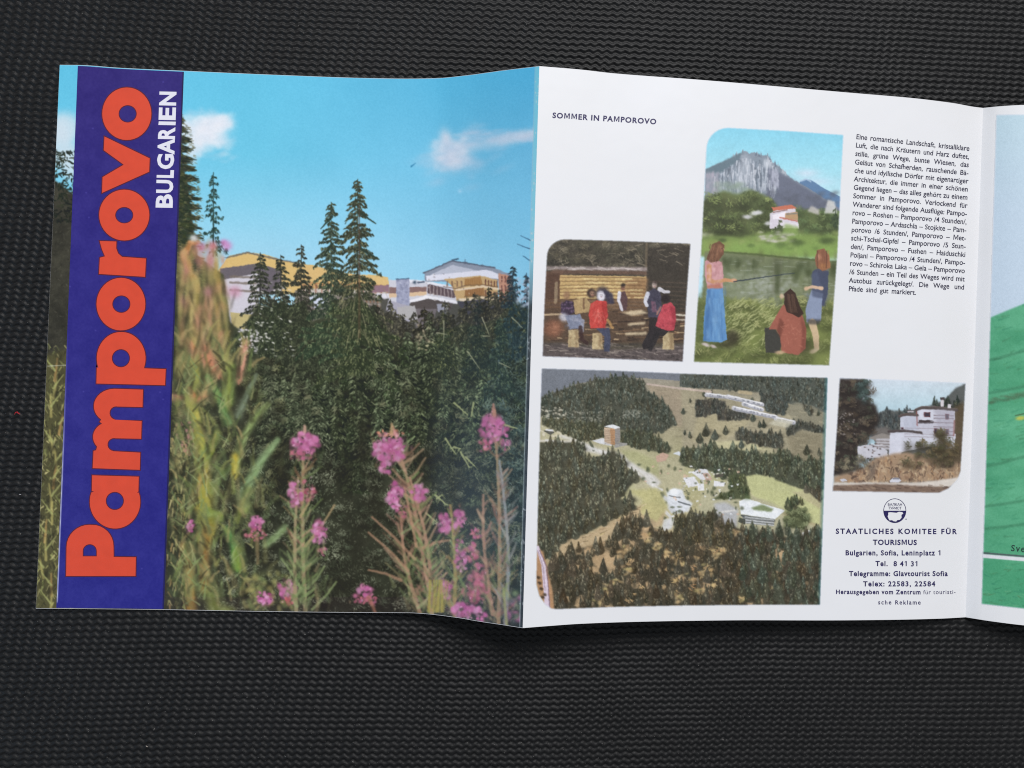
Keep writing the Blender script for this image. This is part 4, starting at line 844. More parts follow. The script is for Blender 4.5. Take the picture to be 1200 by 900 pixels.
    # round hotel and drive
    c.poly([(781, 576), (790, 572), (800, 574), (803, 584), (812, 590), (806, 600), (794, 600), (783, 590)], (212, 212, 222), .95, .5); c.blob(790, 577, 6, 4.5, (228, 228, 236), 1, 0, 3); c.line([(784, 581), (797, 583)], 1.2, (90, 90, 96), .8, .8); c.line([(795, 588), (809, 592)], 1.6, (70, 72, 80), .8, .8); c.line([(776, 596), (786, 606), (782, 618)], (4, 3), (206, 202, 208), .8, 1.2)
    for p_ in ([(690, 524), (722, 536), (744, 552), (760, 566), (776, 574)], [(812, 602), (826, 606), (846, 600), (862, 598)], [(640, 516), (668, 520), (690, 526)]):
        c.line(p_, (3, 2.4), (214, 208, 208), .85, 1)
    for k in range(70):
        x_, y_ = rs.uniform(745, 870), rs.uniform(540, 612); c.blob(x_, y_, rs.uniform(1, 3), rs.uniform(1, 3.4), (80, 84, 64), .75, 0, 1.6)
    for k in range(46):
        x_, y_ = rs.uniform(750, 870), rs.uniform(545, 610); c.poly([(x_, y_), (x_ + rs.uniform(1.5, 4), y_ - .6), (x_ + rs.uniform(2, 4), y_ + 1.4), (x_ + .4, y_ + 1.8)], [(226, 224, 232), (190, 184, 180), (206, 170, 150)][rs.randint(3)], .8)
    # clearing and the near forest
    c.poly(D((170, 480), (240, 350), (420, 300), (560, 220), (700, 150), (830, 80), (960, 110), (940, 230), (860, 280), (760, 200), (700, 300), (540, 370), (380, 440), (240, 490)), (190, 162, 128), 1, 1.2); c.poly(D((690, 0), (900, -20), (980, 110), (900, 220), (780, 160), (800, 60)), (186, 176, 124), .9, 1.2)
    for k in range(130):
        x, y = 620 + rs.uniform(180, 900) / 6, 575 + rs.uniform(100, 470) / 6
        if abs((y - 575) * 6 - (470 - (x - 620) * 6 * .46)) < 90:
            c.line([(x, y), (x + rs.uniform(3, 8), y - rs.uniform(0, 4))], (1.2, .7), [(214, 188, 160), (160, 126, 96), (200, 176, 120), (110, 90, 70)][rs.randint(4)], .6, .9)
    wood(A((75, 560), (300, 560), (390, 580), (390, 680), (520, 650), (600, 625), (660, 700), (700, 760), (780, 800), (700, 880), (640, 960)) + D((720, 60), (760, 130), (620, 180), (520, 240), (380, 310), (240, 350), (170, 470), (60, 480), (60, 0)), (84, 80, 68), (136, 132, 112), 760, (7, 13), .6)
    wood(D((170, 500), (260, 440), (420, 390), (580, 340), (700, 220), (790, 190), (870, 260), (1000, 300), (1090, 250)) + E((60, 200), (240, 230), (400, 270), (560, 310), (720, 330), (850, 330), (965, 310), (965, 800)) + D((1080, 805), (600, 815), (170, 840), (140, 600)), (82, 72, 60), (138, 124, 104), 1150, (9, 17), .6, -.35)
    c.clumps(16, 730, 650, 800, 705, (76, 58, 44), [(190, 152, 106), (206, 166, 120)], (2, 5), 14, (1, 3)); c.clumps(18, 790, 640, 850, 690, (84, 64, 46), [(196, 164, 112), (176, 140, 96), (206, 150, 104)], (3, 6), 14, (1.5, 3.6))
    
    for x, y, r in ((712, 694, 7), (718, 684, 5), (708, 704, 6), (700, 700, 5), (735, 668, 5), (800, 660, 8), (815, 655, 9), (808, 676, 11), (826, 672, 7), (838, 650, 6), (845, 640, 6), (796, 700, 6), (820, 690, 6), (870, 700, 4), (900, 690, 4), (906, 676, 3), (860, 625, 5), (780, 650, 6), (770, 640, 5), (756, 630, 6), (730, 645, 6)):
        for q_ in range(9):
            c.blob(x + rs.normal() * r * .7, y + rs.normal() * r * .5, rs.uniform(1.5, 4), rs.uniform(1, 2.6), [(196, 160, 114), (210, 178, 130), (180, 140, 100), (190, 168, 110)][rs.randint(4)], .6, rs.uniform(-.4, .4), 1.3)
    firs(c, 90, 640, 655, 962, 718, (9, 17), (80, 68, 58), (128, 110, 92)); firs(c, 130, 870, 620, 962, 712, (9, 16), (78, 80, 68), (122, 124, 106)); firs(c, 26, 780, 640, 870, 716, (9, 15), (82, 72, 60), (128, 112, 92)); firs(c, 70, 790, 605, 860, 640, (8, 15), (82, 74, 60), (124, 112, 88))
    c.poly(D((40, 380), (100, 430), (130, 560), (165, 700), (180, 850), (110, 820), (60, 700), (40, 560)), (176, 130, 96), 1, .8); c.line(D((60, 400), (100, 520), (120, 700), (130, 850)), (4, 7), (206, 186, 206), 1, .8); c.line(D((75, 420), (125, 540), (148, 850)), 1.2, (122, 92, 110), .8, .8); c.line(D((60, 420), (100, 540), (112, 700)), .9, (150, 120, 140), .7, .8)
    for x, y in ((66, 610), (75, 650), (95, 750), (85, 690), (110, 730)):
        c.blob(620 + x / 6, 575 + y / 6, 2.6, 2, (64, 48, 40), .9, .4, 1.8)
    c.warp(.24, 3); c.mottle(.06, 16); c.mottle(.07, 2); c.a = .75 * c.a + .25 * blur1(c.a, 1); c.grain(9, 1.0)
    c.contrast(1.08, 100, .88); c.a += np.array([11, 13, 8])
    teal = np.clip((X - np.interp(Y, [440, 710], [965, 957])) / 5, 0, 1)
    c.put((slice(None), slice(None)), teal * .6, (60, 130, 140))
    return frame_out(c, [(635, 432), (720, 434.5), (800, 438), (880, 440.5), (969.7, 442.8), (966, 560), (960.8, 708.8), (880, 708.8), (800, 709.5), (720, 711.2), (652, 713.8), (646, 713), (639, 708), (632, 698), (628.5, 684), (631, 570)])


def paint_monastery():
    c = Print(972, 440, 1136, 582, (212, 226, 234), 24); rs = c.rs; X, Y = c.X, c.Y
    F = lambda *p: [(960 + x / 6, 430 + y / 6) for x, y in p]
    c.a[:] = lerp_ramp(Y, [(440, (222, 230, 240)), (470, (204, 226, 236)), (490, (190, 220, 232))])
    c.poly(F((400, 330), (470, 305), (600, 310), (700, 300), (830, 250), (870, 240), (920, 190), (960, 150), (1040, 110), (1040, 900), (380, 900)), (98, 100, 98), 1, .8)
    firs(c, 70, 1028, 482, 1068, 506, (5, 9), (92, 96, 96), (112, 116, 112)); firs(c, 60, 1092, 470, 1132, 500, (6, 12), (62, 68, 60), (92, 98, 80))
    c.poly(F((380, 430), (470, 420), (520, 470), (500, 500), (360, 500)), (118, 112, 108), 1, 1)
    c.poly(F((950, 280), (1030, 240), (1030, 800), (880, 700), (900, 480)), (100, 84, 64), .9, 2)
    # dark tree on the left
    c.poly(F((140, 80), (320, 84), (340, 160), (300, 230), (400, 270), (420, 380), (380, 470), (270, 560), (260, 700), (200, 760), (90, 770)), (62, 54, 50), 1, 1)
    c.clumps(120, 976, 446, 1024, 556, (46, 40, 38), [(94, 82, 70), (80, 84, 70), (112, 100, 84), (72, 66, 60)], (3, 7), 24, (1.2, 3.4)); c.clumps(20, 1006, 446, 1016, 470, (52, 60, 58), [(84, 100, 96), (70, 84, 78)], (2, 5), 20, (1, 3))
    for k in range(30):
        c.blob(rs.uniform(979, 1002), rs.uniform(484, 510), 1.2, .8, (170, 160, 156), .6, .5, 1.6)
    # houses in the distance
    c.poly(F((350, 500), (440, 465), (500, 480), (500, 520), (400, 520)), (150, 142, 136)); c.poly(F((400, 505), (500, 505), (500, 580), (400, 580)), (190, 186, 190)); c.poly(F((270, 560), (340, 545), (420, 550), (480, 590), (480, 640), (340, 640), (270, 690)), (208, 206, 214))
    for k in range(40):
        c.blob(960 + rs.uniform(270, 490) / 6, 430 + rs.uniform(510, 680) / 6, rs.uniform(.7, 1.8), rs.uniform(.5, 1.2), [(72, 62, 62), (230, 228, 234), (112, 96, 90)][rs.randint(3)], .8, 0, 1.8)
    for y in (520, 540, 560):
        c.line(F((390, y), (500, y + 4)), 1, (110, 96, 92), .7, .8)
    # the big white house on its rock
    c.poly(F((500, 460), (720, 460), (960, 470), (950, 580), (770, 560), (580, 600), (560, 650), (490, 620)), (216, 216, 228)); c.poly(F((570, 345), (690, 340), (700, 450), (570, 450)), (210, 212, 226)); c.poly(F((690, 295), (955, 300), (950, 480), (690, 460)), (208, 206, 218)); c.poly(F((700, 300), (800, 300), (800, 380), (700, 375)), (222, 222, 234))
    c.poly(F((500, 462), (590, 470), (570, 640), (500, 615)), (224, 224, 236), .9, .6)
    c.line(F((490, 452), (600, 445), (715, 460)), 2.2, (110, 98, 96), .95, .8); c.line(F((565, 345), (600, 332), (690, 335)), 2.2, (122, 104, 98), .95, .8); c.line(F((680, 300), (720, 282), (840, 286), (965, 298)), 2.6, (122, 108, 104), .95, .8); c.poly(F((700, 372), (800, 376), (770, 390), (700, 385)), (70, 58, 58))
    for y in (340, 360, 390, 420, 450, 480):
        c.line(F((805, y), (945, y + 4)), .9, (112, 92, 96), .75, .8)
    for y in (430, 470, 490):
        c.line(F((600, y), (940, y + 6)), .8, (150, 134, 140), .6, .8)
    for x, y, w, h in ((760, 337, 46, 36), (900, 350, 26, 40), (820, 452, 24, 40), (900, 455, 24, 36), (584, 432, 20, 14)):
        c.poly(F((x - w / 2, y - h / 2), (x + w / 2, y - h / 2), (x + w / 2, y + h / 2), (x - w / 2, y + h / 2)), (112, 74, 78)); c.poly(F((x - w / 3, y - h / 3), (x + w / 3, y - h / 3), (x + w / 3, y + h / 3), (x - w / 3, y + h / 3)), (70, 62, 72))
    c.line(F((683, 300), (690, 410)), 1.6, (156, 96, 92), .8, .8); c.line(F((950, 380), (945, 480)), 2, (150, 92, 84), .7, 1)
    c.poly(F((855, 230), (876, 230), (876, 280), (855, 280)), (226, 218, 222)); c.poly(F((850, 215), (882, 215), (880, 232), (852, 232)), (84, 76, 76)); c.poly(F((905, 262), (928, 262), (926, 290), (905, 290)), (222, 216, 220)); c.poly(F((620, 305), (665, 305), (665, 320), (620, 320)), (206, 200, 204)); c.line(F((620, 308), (665, 306)), 1, (60, 52, 52), .9, .8)
    # shrubs, rock, road
    c.poly(F((100, 770), (300, 720), (400, 640), (520, 610), (620, 600), (800, 640), (1000, 680), (985, 790), (700, 810), (400, 815), (100, 820)), (174, 146, 120), 1, 1.2)
    for k in range(420):
        x, y = 960 + rs.uniform(200, 985) / 6, 430 + rs.uniform(620, 810) / 6
        if y > np.interp(x, [990, 1010, 1030, 1045, 1125], [556, 548, 536, 534, 544]):
            c.line([(x, y), (x + rs.uniform(-3, 3), y + rs.uniform(2, 6))], (1.6, .8), [(206, 176, 140), (140, 106, 82), (112, 88, 74), (190, 150, 112), (222, 198, 160)][rs.randint(5)], rs.uniform(.35, .8), .9)
    for k in range(150):
        x, y = 960 + rs.uniform(210, 985) / 6, 430 + rs.uniform(625, 812) / 6
        if y > np.interp(x, [990, 1010, 1030, 1045, 1125], [557, 549, 537, 535, 545]):
            r_ = rs.uniform(1.5, 5); an = np.sort(rs.uniform(0, 6.28, 5))
            c.poly([(x + r_ * np.cos(t_), y + r_ * .8 * np.sin(t_)) for t_ in an], [(190, 162, 134), (150, 120, 98), (206, 182, 152), (120, 98, 84), (96, 78, 68), (170, 140, 112)][rs.randint(6)], rs.uniform(.4, .85), 0)
    for k in range(50):
        x, y = 960 + rs.uniform(300, 980) / 6, 430 + rs.uniform(650, 805) / 6; c.line([(x, y), (x + rs.uniform(-3, 3), y + rs.uniform(2, 7))], (1.4, .6), (78, 62, 54), rs.uniform(.4, .8), .8)
    c.line(F((488, 456), (600, 449), (720, 464)), 2.6, (84, 74, 74), .9, .8); c.line(F((562, 349), (600, 337), (692, 340)), 2.6, (92, 80, 78), .9, .8); c.line(F((676, 305), (720, 289), (840, 292), (968, 304)), 3, (90, 80, 78), .9, .8); c.line(F((700, 392), (800, 390)), 2, (70, 60, 62), .8, .8)
    c.poly(F((820, 300), (955, 304), (950, 480), (830, 470)), (176, 170, 184), .45, 1); c.poly(F((590, 352), (690, 346), (692, 445), (600, 446)), (176, 178, 194), .35, 1)
    c.clumps(44, 1058, 516, 1116, 544, (62, 54, 42), [(104, 98, 72), (120, 106, 78), (84, 82, 62)], (3, 7), 22, (1, 2.6)); c.clumps(26, 1095, 505, 1126, 540, (66, 56, 42), [(110, 96, 70), (90, 86, 62)], (3, 6), 20, (1, 2.6)); c.clumps(16, 985, 535, 1020, 552, (84, 78, 66), [(150, 140, 116), (120, 116, 96)], (2, 5), 14, (1, 2.6)); c.poly(F((350, 700), (420, 650), (380, 790), (330, 800)), (120, 108, 98), .6, 1.5)
    c.poly(F((90, 815), (400, 812), (640, 815), (820, 800), (1000, 770), (990, 810), (900, 850), (600, 845), (100, 850)), (226, 216, 206), 1, .6); c.poly(F((90, 835), (400, 822), (700, 836), (930, 845), (860, 890), (90, 880)), (134, 112, 98), 1, .8)
    for k in range(60):
        x, y = 960 + rs.uniform(100, 900) / 6, 430 + rs.uniform(830, 885) / 6; c.line([(x, y), (x + 4, y + .5)], 1.2, [(84, 66, 58), (170, 146, 124), (110, 92, 82)][rs.randint(3)], .6, .9)
    c.poly(F((495, 800), (520, 780), (560, 780), (580, 800), (560, 812), (500, 812)), (222, 222, 232)); c.line(F((520, 787), (560, 787)), 1.2, (84, 84, 96), .8, .8); c.poly(F((145, 790), (180, 785), (200, 800), (160, 808)), (212, 212, 222)); c.line(F((560, 740), (568, 780)), 1.2, (120, 100, 100), .6, .8)
    c.warp(.26, 3); c.mottle(.03, 9); c.mottle(.04, 2); c.a = .75 * c.a + .25 * blur1(c.a, 1); c.grain(4, 1.0)
    return frame_out(c, [(984.2, 443), (1060, 446), (1131.3, 449.2), (1128.5, 500), (1125.5, 552), (1122, 562), (1112, 572), (1100, 577.5), (1040, 576.5), (975.8, 575.3), (981, 500)])


def paint_map():
    c = Print(1148, 128, 1420, 745, (205, 224, 238), 25); rs = c.rs; X, Y = c.X, c.Y
    c.a[:] = lerp_ramp(Y, [(130, (196, 222, 234)), (250, (204, 222, 238)), (370, (206, 222, 238))])
    hill = [(1148, 377), (1161, 372), (1180, 364), (1200, 356), (1240, 344), (1300, 332), (1360, 338), (1425, 326), (1425, 745), (1140, 745)]
    c.poly(hill, (94, 176, 134), 1, .5)
    sl, m = c.polymask(hill, .5, True)
    n = fbm(rs, c.h, c.w, 30, 4, 2.2) - .5
    c.a += (m * n * 46)[..., None] * np.array([1, .9, .9])
    for k in range(900):
        x, y = rs.uniform(1150, 1420), rs.uniform(350, 715)
        if m[min(c.h - 1, int((y - c.y0) * c.k)), min(c.w - 1, int((x - c.x0) * c.k))] > .5:
            c.line([(x, y), (x + rs.uniform(4, 12), y - rs.uniform(0, 5))], (2.2, 1), [(58, 138, 104), (98, 182, 144), (66, 148, 110), (84, 160, 112), (70, 128, 92)][rs.randint(5)], rs.uniform(.15, .5), 1.6)
    for y0, d in ((424, 14), (462, 10), (474, 12), (548, 14), (594, 8), (620, 6)):
        c.line([(1150, y0), (1175, y0 - d * .4), (1204, y0 - d), (1260, y0 - d * 1.6), (1420, y0 - d * 2)], (2.2, 3.4), (62, 122, 90), .45, 2.6)
    for k in range(60):
        x = rs.uniform(1160, 1240); y = 470 - (x - 1160) * .2 + rs.uniform(-3, 3); c.blob(x, y, 3, 1.5, (88, 112, 84), .35)
    c.blob(1196, 490, 6, 2.6, (206, 204, 92), .9, -.1, 1.8); c.line([(1190, 487), (1204, 484)], 1.2, (74, 96, 60), .8, .9); c.blob(1173, 502, 2, 1.5, (120, 200, 160), .8)
    c.poly([(1140, 655), (1425, 680), (1425, 745), (1140, 745)], (74, 162, 118), .5, 1)
    for k in range(240):
        x, y = rs.uniform(1150, 1420), rs.uniform(660, 712); c.line([(x, y), (x + rs.uniform(3, 9), y + rs.uniform(-3, 3))], (1.4, .7), [(54, 118, 84), (120, 184, 140), (86, 130, 90), (60, 140, 110)][rs.randint(4)], rs.uniform(.25, .6), 1)
    c.line([(1146, 647.5), (1200, 652), (1425, 673)], 2, (84, 84, 92), .85, .9); c.line([(1146, 651), (1200, 655.5), (1425, 676)], 4.4, (236, 236, 240), 1, .9)
    c.a = .7 * c.a + .3 * blur1(c.a, 1); c.grain(7, 1.3)
    return frame_out(c, [(1168, 135), (1200, 134.5), (1290, 136), (1418, 138), (1416, 400), (1412, 738), (1300, 726), (1200, 713), (1150.6, 707.5), (1155.5, 550), (1161, 372)], (232, 234, 242))


# ---------------------------------------------------------------- helpers
def link(name, me, parent=None, mat=None):
    o = bpy.data.objects.new(name, me); COL.objects.link(o)
    me.name = name
    if mat is not None:
        me.materials.append(mat)
    if parent is not None:
        o.parent = parent
        o.matrix_parent_inverse = parent.matrix_world.inverted()
    return o


def mesh_from(verts, faces, ink=None):
    """verts (n,3), faces (m,3) or (m,4) numpy arrays -> mesh, with optional ink colours per vertex"""
    verts = np.asarray(verts, np.float32); faces = np.asarray(faces, np.int32); k = faces.shape[1]
    me = bpy.data.meshes.new('m')
    me.vertices.add(len(verts)); me.vertices.foreach_set('co', verts.ravel())
    me.loops.add(faces.size); me.loops.foreach_set('vertex_index', faces.ravel())
    me.polygons.add(len(faces)); me.polygons.foreach_set('loop_start', np.arange(0, faces.size, k, dtype=np.int32))
    me.update(calc_edges=True)
    me.polygons.foreach_set('use_smooth', np.ones(len(faces), bool))
    if ink is not None:
        a = me.color_attributes.new('ink', 'FLOAT_COLOR', 'POINT')
        a.data.foreach_set('color', np.concatenate([ink, np.ones((len(ink), 1))], 1).astype(np.float32).ravel())
    me.validate()
    return me


def lin(c):
    c = np.clip(np.asarray(c, float) / 255.0, 0, 1)
    return np.where(c <= 0.04045, c / 12.92, ((c + 0.055) / 1.055) ** 2.4)


INK = 0.86                   # reflectance of print for a fully lit display value


def ink_of(c):
    return np.clip(lin(c) * INK - 0.010, 0.002, 0.9)


# ---------------------------------------------------------------- materials
def principled(name):
    m = bpy.data.materials.new(name); m.use_nodes = True
    nt = m.node_tree
    return m, nt, nt.nodes['Principled BSDF']


def node(nt, kind, **kw):
    n = nt.nodes.new(kind)
    for k, v in kw.items():
        setattr(n, k, v)
    return n


def noise_bump(nt, bsdf, scale, strength, dist, detail=3.0):
    tc = node(nt, 'ShaderNodeTexCoord'); nz = node(nt, 'ShaderNodeTexNoise'); bp = node(nt, 'ShaderNodeBump')
    nz.inputs['Scale'].default_value = scale; nz.inputs['Detail'].default_value = detail
    bp.inputs['Strength'].default_value = strength; bp.inputs['Distance'].default_value = dist
    nt.links.new(tc.outputs['Object'], nz.inputs['Vector']); nt.links.new(nz.outputs['Fac'], bp.inputs['Height'])
    nt.links.new(bp.outputs['Normal'], bsdf.inputs['Normal'])
    return nz


def paper_stock(name, rough, col=None, wave=0.25):
    """coated paper: plain stock when col is given, printed ink (colour attribute) otherwise"""
    m, nt, b = principled(name)
    if col is None:
        at = node(nt, 'ShaderNodeAttribute', attribute_name='ink')
        nt.links.new(at.outputs['Color'], b.inputs['Base Color'])
    else:
        nz2 = node(nt, 'ShaderNodeTexNoise'); nz2.inputs['Scale'].default_value = 22.0; nz2.inputs['Detail'].default_value = 4.0
        tc2 = node(nt, 'ShaderNodeTexCoord'); mx = node(nt, 'ShaderNodeMix', data_type='RGBA')
        mx.inputs[6].default_value = (*[c * f for c, f in zip(col, (0.965, 0.955, 0.925))], 1); mx.inputs[7].default_value = (*[min(.95, c * 1.02) for c in col], 1)
        nt.links.new(tc2.outputs['Object'], nz2.inputs['Vector']); nt.links.new(nz2.outputs['Fac'], mx.inputs[0]); nt.links.new(mx.outputs[2], b.inputs['Base Color'])
    b.inputs['Roughness'].default_value = rough
    b.inputs['Specular IOR Level'].default_value = 0.5
    noise_bump(nt, b, 55.0, wave, 0.0006, 2.0)
    return m


def plain(name, rgb, rough):
    m, nt, b = principled(name)
    nz = node(nt, 'ShaderNodeTexNoise'); nz.inputs['Scale'].default_value = 260.0; nz.inputs['Detail'].default_value = 3.0
    tc = node(nt, 'ShaderNodeTexCoord'); mx = node(nt, 'ShaderNodeMix', data_type='RGBA')
    c = ink_of(rgb)
    mx.inputs[6].default_value = (*(c * .9), 1); mx.inputs[7].default_value = (*(c * 1.1), 1)
    nt.links.new(tc.outputs['Object'], nz.inputs['Vector']); nt.links.new(nz.outputs['Fac'], mx.inputs[0]); nt.links.new(mx.outputs[2], b.inputs['Base Color'])
    b.inputs['Roughness'].default_value = rough
    return m


M_PAPER = paper_stock('coated_paper', 0.42, tuple(ink_of((243, 243, 247))))
M_PRINT = paper_stock('printed_ink', 0.36)
M_NAVY = plain('navy_ink', (44, 38, 92), 0.45)
M_GREY = plain('grey_ink', (46, 44, 70), 0.45)
M_RED = plain('orange_red_ink', (229, 80, 54), 0.4)
M_EDGE = plain('maroon_ink', (92, 20, 52), 0.4)
M_WHITE = plain('white_ink', (240, 238, 248), 0.4)
M_BLACK = plain('black_green_ink', (44, 66, 62), 0.45)

# ---------------------------------------------------------------- the mat
# rubbery woven mat: wavy ribs with pits under every crest, real relief
PX = DIST / FOCAL            # metres per print unit on the mat


def mat_height(x, y):
    """relief in metres; x, y in print units (y grows towards the viewer)"""
    rs = np.random.RandomState(5)
    a = math.radians(0.9)
    # slow drift of the weave
    g1 = rs.rand(9, 9) - .5; g2 = rs.rand(60, 60) - .5; g3 = rs.rand(60, 60) - .5; g4 = rs.rand(200, 260) - .5

    def field(g, x, y, sx, sy):
        u = np.clip((x + 600) / sx, 0, g.shape[1] - 1.001); v = np.clip((y + 600) / sy, 0, g.shape[0] - 1.001)
        i = u.astype(int); j = v.astype(int); fu = u - i; fv = v - j
        fu = fu * fu * (3 - 2 * fu); fv = fv * fv * (3 - 2 * fv)
        return (g[j, i] * (1 - fu) + g[j, i + 1] * fu) * (1 - fv) + (g[j + 1, i] * (1 - fu) + g[j + 1, i + 1] * fu) * fv

    xr = x * math.cos(a) + y * math.sin(a); yr = -x * math.sin(a) + y * math.cos(a)
    yr = yr + field(g1, x, y, 300, 300) * 9 + field(g2, x, y, 42, 42) * 1.0
    pitch, per = 7.15, 10.6
    row = np.floor(yr / pitch + .5)
    ph = 2 * np.pi * (xr / per + .11 * row + field(g3, x, y, 60, 60) * .55)
    h1 = np.abs(np.sin(row * 12.9898) * 43758.5453) % 1.0
    ph = ph + (h1 - .5) * .45
    amp = 1.15 * (1 + field(g2, y, x, 37, 29) * .7)
    # rib: distance from the wavy centre line, steeper on the side facing the viewer
    d = (yr - row * pitch + amp * np.cos(ph)) / pitch
    d = d - np.round(d)
    crest = .5 + .5 * np.cos(ph)
    rib = np.where(d < 0, np.clip(1 + d / .50, 0, 1), np.clip(1 - d / .44, 0, 1))
    rib = rib * rib * (3 - 2 * rib)
    h = .74 * rib ** .55 + .03 * crest
    h = h - .30 * np.exp(-((d - .33) / .16) ** 2) * crest ** 1.4 + field(g4, x, y, 6, 6) * .10 + field(g2, x, y, 23, 17) * .14
    return (h - 1.0) * 0.00074


def build_mat():
    st = 1.2
    xs = np.arange(-110, 1330 + st, st); ys = np.arange(-95, 1005 + st, st)
    X, Y = np.meshgrid(xs, ys)
    H = mat_height(X, Y)
    V = np.stack([(X - 600) * PX, (450 - Y) * PX, H], -1)
    n, m = X.shape
    i = (np.arange(n - 1)[:, None] * m + np.arange(m - 1)[None]).ravel()
    F = np.stack([i, i + m, i + m + 1, i + 1], 1)
    V = V.reshape(-1, 3)
    # the rest of the mat around what the photograph shows, in a coarser weave
    parts_v = [V]; parts_f = [F]; base = len(V)
    for (xa, xb, ya, yb, s2) in ((-700, -104, -560, 1460, 2.3), (1324, 1900, -560, 1460, 2.3), (-110, 1330, -560, -89, 2.3), (-110, 1330, 999, 1460, 2.3),
                                 (-2600, -694, -2400, 3300, 40), (1894, 3800, -2400, 3300, 40), (-700, 1900, -2400, -554, 40), (-700, 1900, 1454, 3300, 40)):
        gx = np.linspace(xa, xb, int((xb - xa) / s2)); gy = np.linspace(ya, yb, int((yb - ya) / s2))
        GX, GY = np.meshgrid(gx, gy)
        Hc = mat_height(GX, GY) - 0.00006 if s2 < 5 else np.full(GX.shape, -0.00042)
        P = np.stack([(GX - 600) * PX, (450 - GY) * PX, Hc], -1)
        r, q = GX.shape
        k = (np.arange(r - 1)[:, None] * q + np.arange(q - 1)[None]).ravel() + base
        parts_v.append(P.reshape(-1, 3)); parts_f.append(np.stack([k, k + q, k + q + 1, k + 1], 1)); base += r * q
    me = mesh_from(np.concatenate(parts_v), np.concatenate(parts_f))
    m_, nt, b = principled('black_rubber_weave')
    tc = node(nt, 'ShaderNodeTexCoord'); nz = node(nt, 'ShaderNodeTexNoise'); nz.inputs['Scale'].default_value = 900.0; nz.inputs['Detail'].default_value = 4.0
    big = node(nt, 'ShaderNodeTexNoise'); big.inputs['Scale'].default_value = 26.0; big.inputs['Detail'].default_value = 3.0
    ramp = node(nt, 'ShaderNodeValToRGB')
    ramp.color_ramp.elements[0].position = 0.35; ramp.color_ramp.elements[0].color = (0.0030, 0.0030, 0.0033, 1)
    ramp.color_ramp.elements[1].position = 0.78; ramp.color_ramp.elements[1].color = (0.0085, 0.0084, 0.0090, 1)
    mx = node(nt, 'ShaderNodeMix', data_type='FLOAT'); mx.inputs[0].default_value = 0.35
    nt.links.new(tc.outputs['Object'], nz.inputs['Vector']); nt.links.new(tc.outputs['Object'], big.inputs['Vector'])
    nt.links.new(nz.outputs['Fac'], mx.inputs[2]); nt.links.new(big.outputs['Fac'], mx.inputs[3])
    nt.links.new(mx.outputs[0], ramp.inputs['Fac']); 
    dust = node(nt, 'ShaderNodeTexNoise'); dust.inputs['Scale'].default_value = 1500.0; dust.inputs['Detail'].default_value = 1.0
    dr = node(nt, 'ShaderNodeMapRange'); dr.inputs['From Min'].default_value = 0.745; dr.inputs['From Max'].default_value = 0.80
    dm = node(nt, 'ShaderNodeMix', data_type='RGBA'); dm.inputs[7].default_value = (0.10, 0.095, 0.09, 1)
    nt.links.new(tc.outputs['Object'], dust.inputs['Vector']); nt.links.new(dust.outputs['Fac'], dr.inputs['Value']); nt.links.new(dr.outputs['Result'], dm.inputs[0])
    nt.links.new(ramp.outputs['Color'], dm.inputs[6]); nt.links.new(dm.outputs[2], b.inputs['Base Color'])
    b.inputs['Roughness'].default_value = 0.52
    b.inputs['Specular IOR Level'].default_value = 0.25
    bp = node(nt, 'ShaderNodeBump'); bp.inputs['Strength'].default_value = 0.5; bp.inputs['Distance'].default_value = 0.0003
    nt.links.new(nz.outputs['Fac'], bp.inputs['Height']); nt.links.new(bp.outputs['Normal'], b.inputs['Normal'])
    o = link('rubber_mat', me, None, m_)
    o['kind'] = 'structure'
    o['label'] = 'black woven rubber mat with wavy ribs under the brochure'
    o['category'] = 'mat'
    return o


build_mat()

# ---------------------------------------------------------------- the shape of the unfolded sheet
def smooth_curve(xs, ys):
    """monotone cubic through the given points"""
    xs = np.asarray(xs, float); ys = np.asarray(ys, float)
    h = np.diff(xs); s = np.diff(ys) / h
    m = np.zeros(len(xs)); m[0], m[-1] = s[0], s[-1]
    for k in range(1, len(xs) - 1):
        m[k] = 0 if s[k - 1] * s[k] <= 0 else 2 * s[k - 1] * s[k] / (s[k - 1] + s[k])

    def f(x):
        x = np.clip(np.asarray(x, float), xs[0], xs[-1])
        k = np.clip(np.searchsorted(xs, x, 'right') - 1, 0, len(xs) - 2)
        t = (x - xs[k]) / h[k]
        return ((2 * t ** 3 - 3 * t ** 2 + 1) * ys[k] + (t ** 3 - 2 * t ** 2 + t) * h[k] * m[k] + (-2 * t ** 3 + 3 * t ** 2) * ys[k + 1] + (t ** 3 - t ** 2) * h[k] * m[k + 1])
    return f


SHEET_H = 0.20196            # height of the brochure in metres
FOLD_A, FOLD_B, FOLD_C = 632.0, 1152.0, 1670.0
LEFT = 70.0


def piecewise(parts):
    fs = [(a, b, smooth_curve(*zip(*pts))) for a, b, pts in parts]

    def f(x):
        x = np.asarray(x, float); out = fs[0][2](x)
        for a, b, g in fs[1:]:
            out = np.where(x >= a, g(x), out)
        return out
    return f


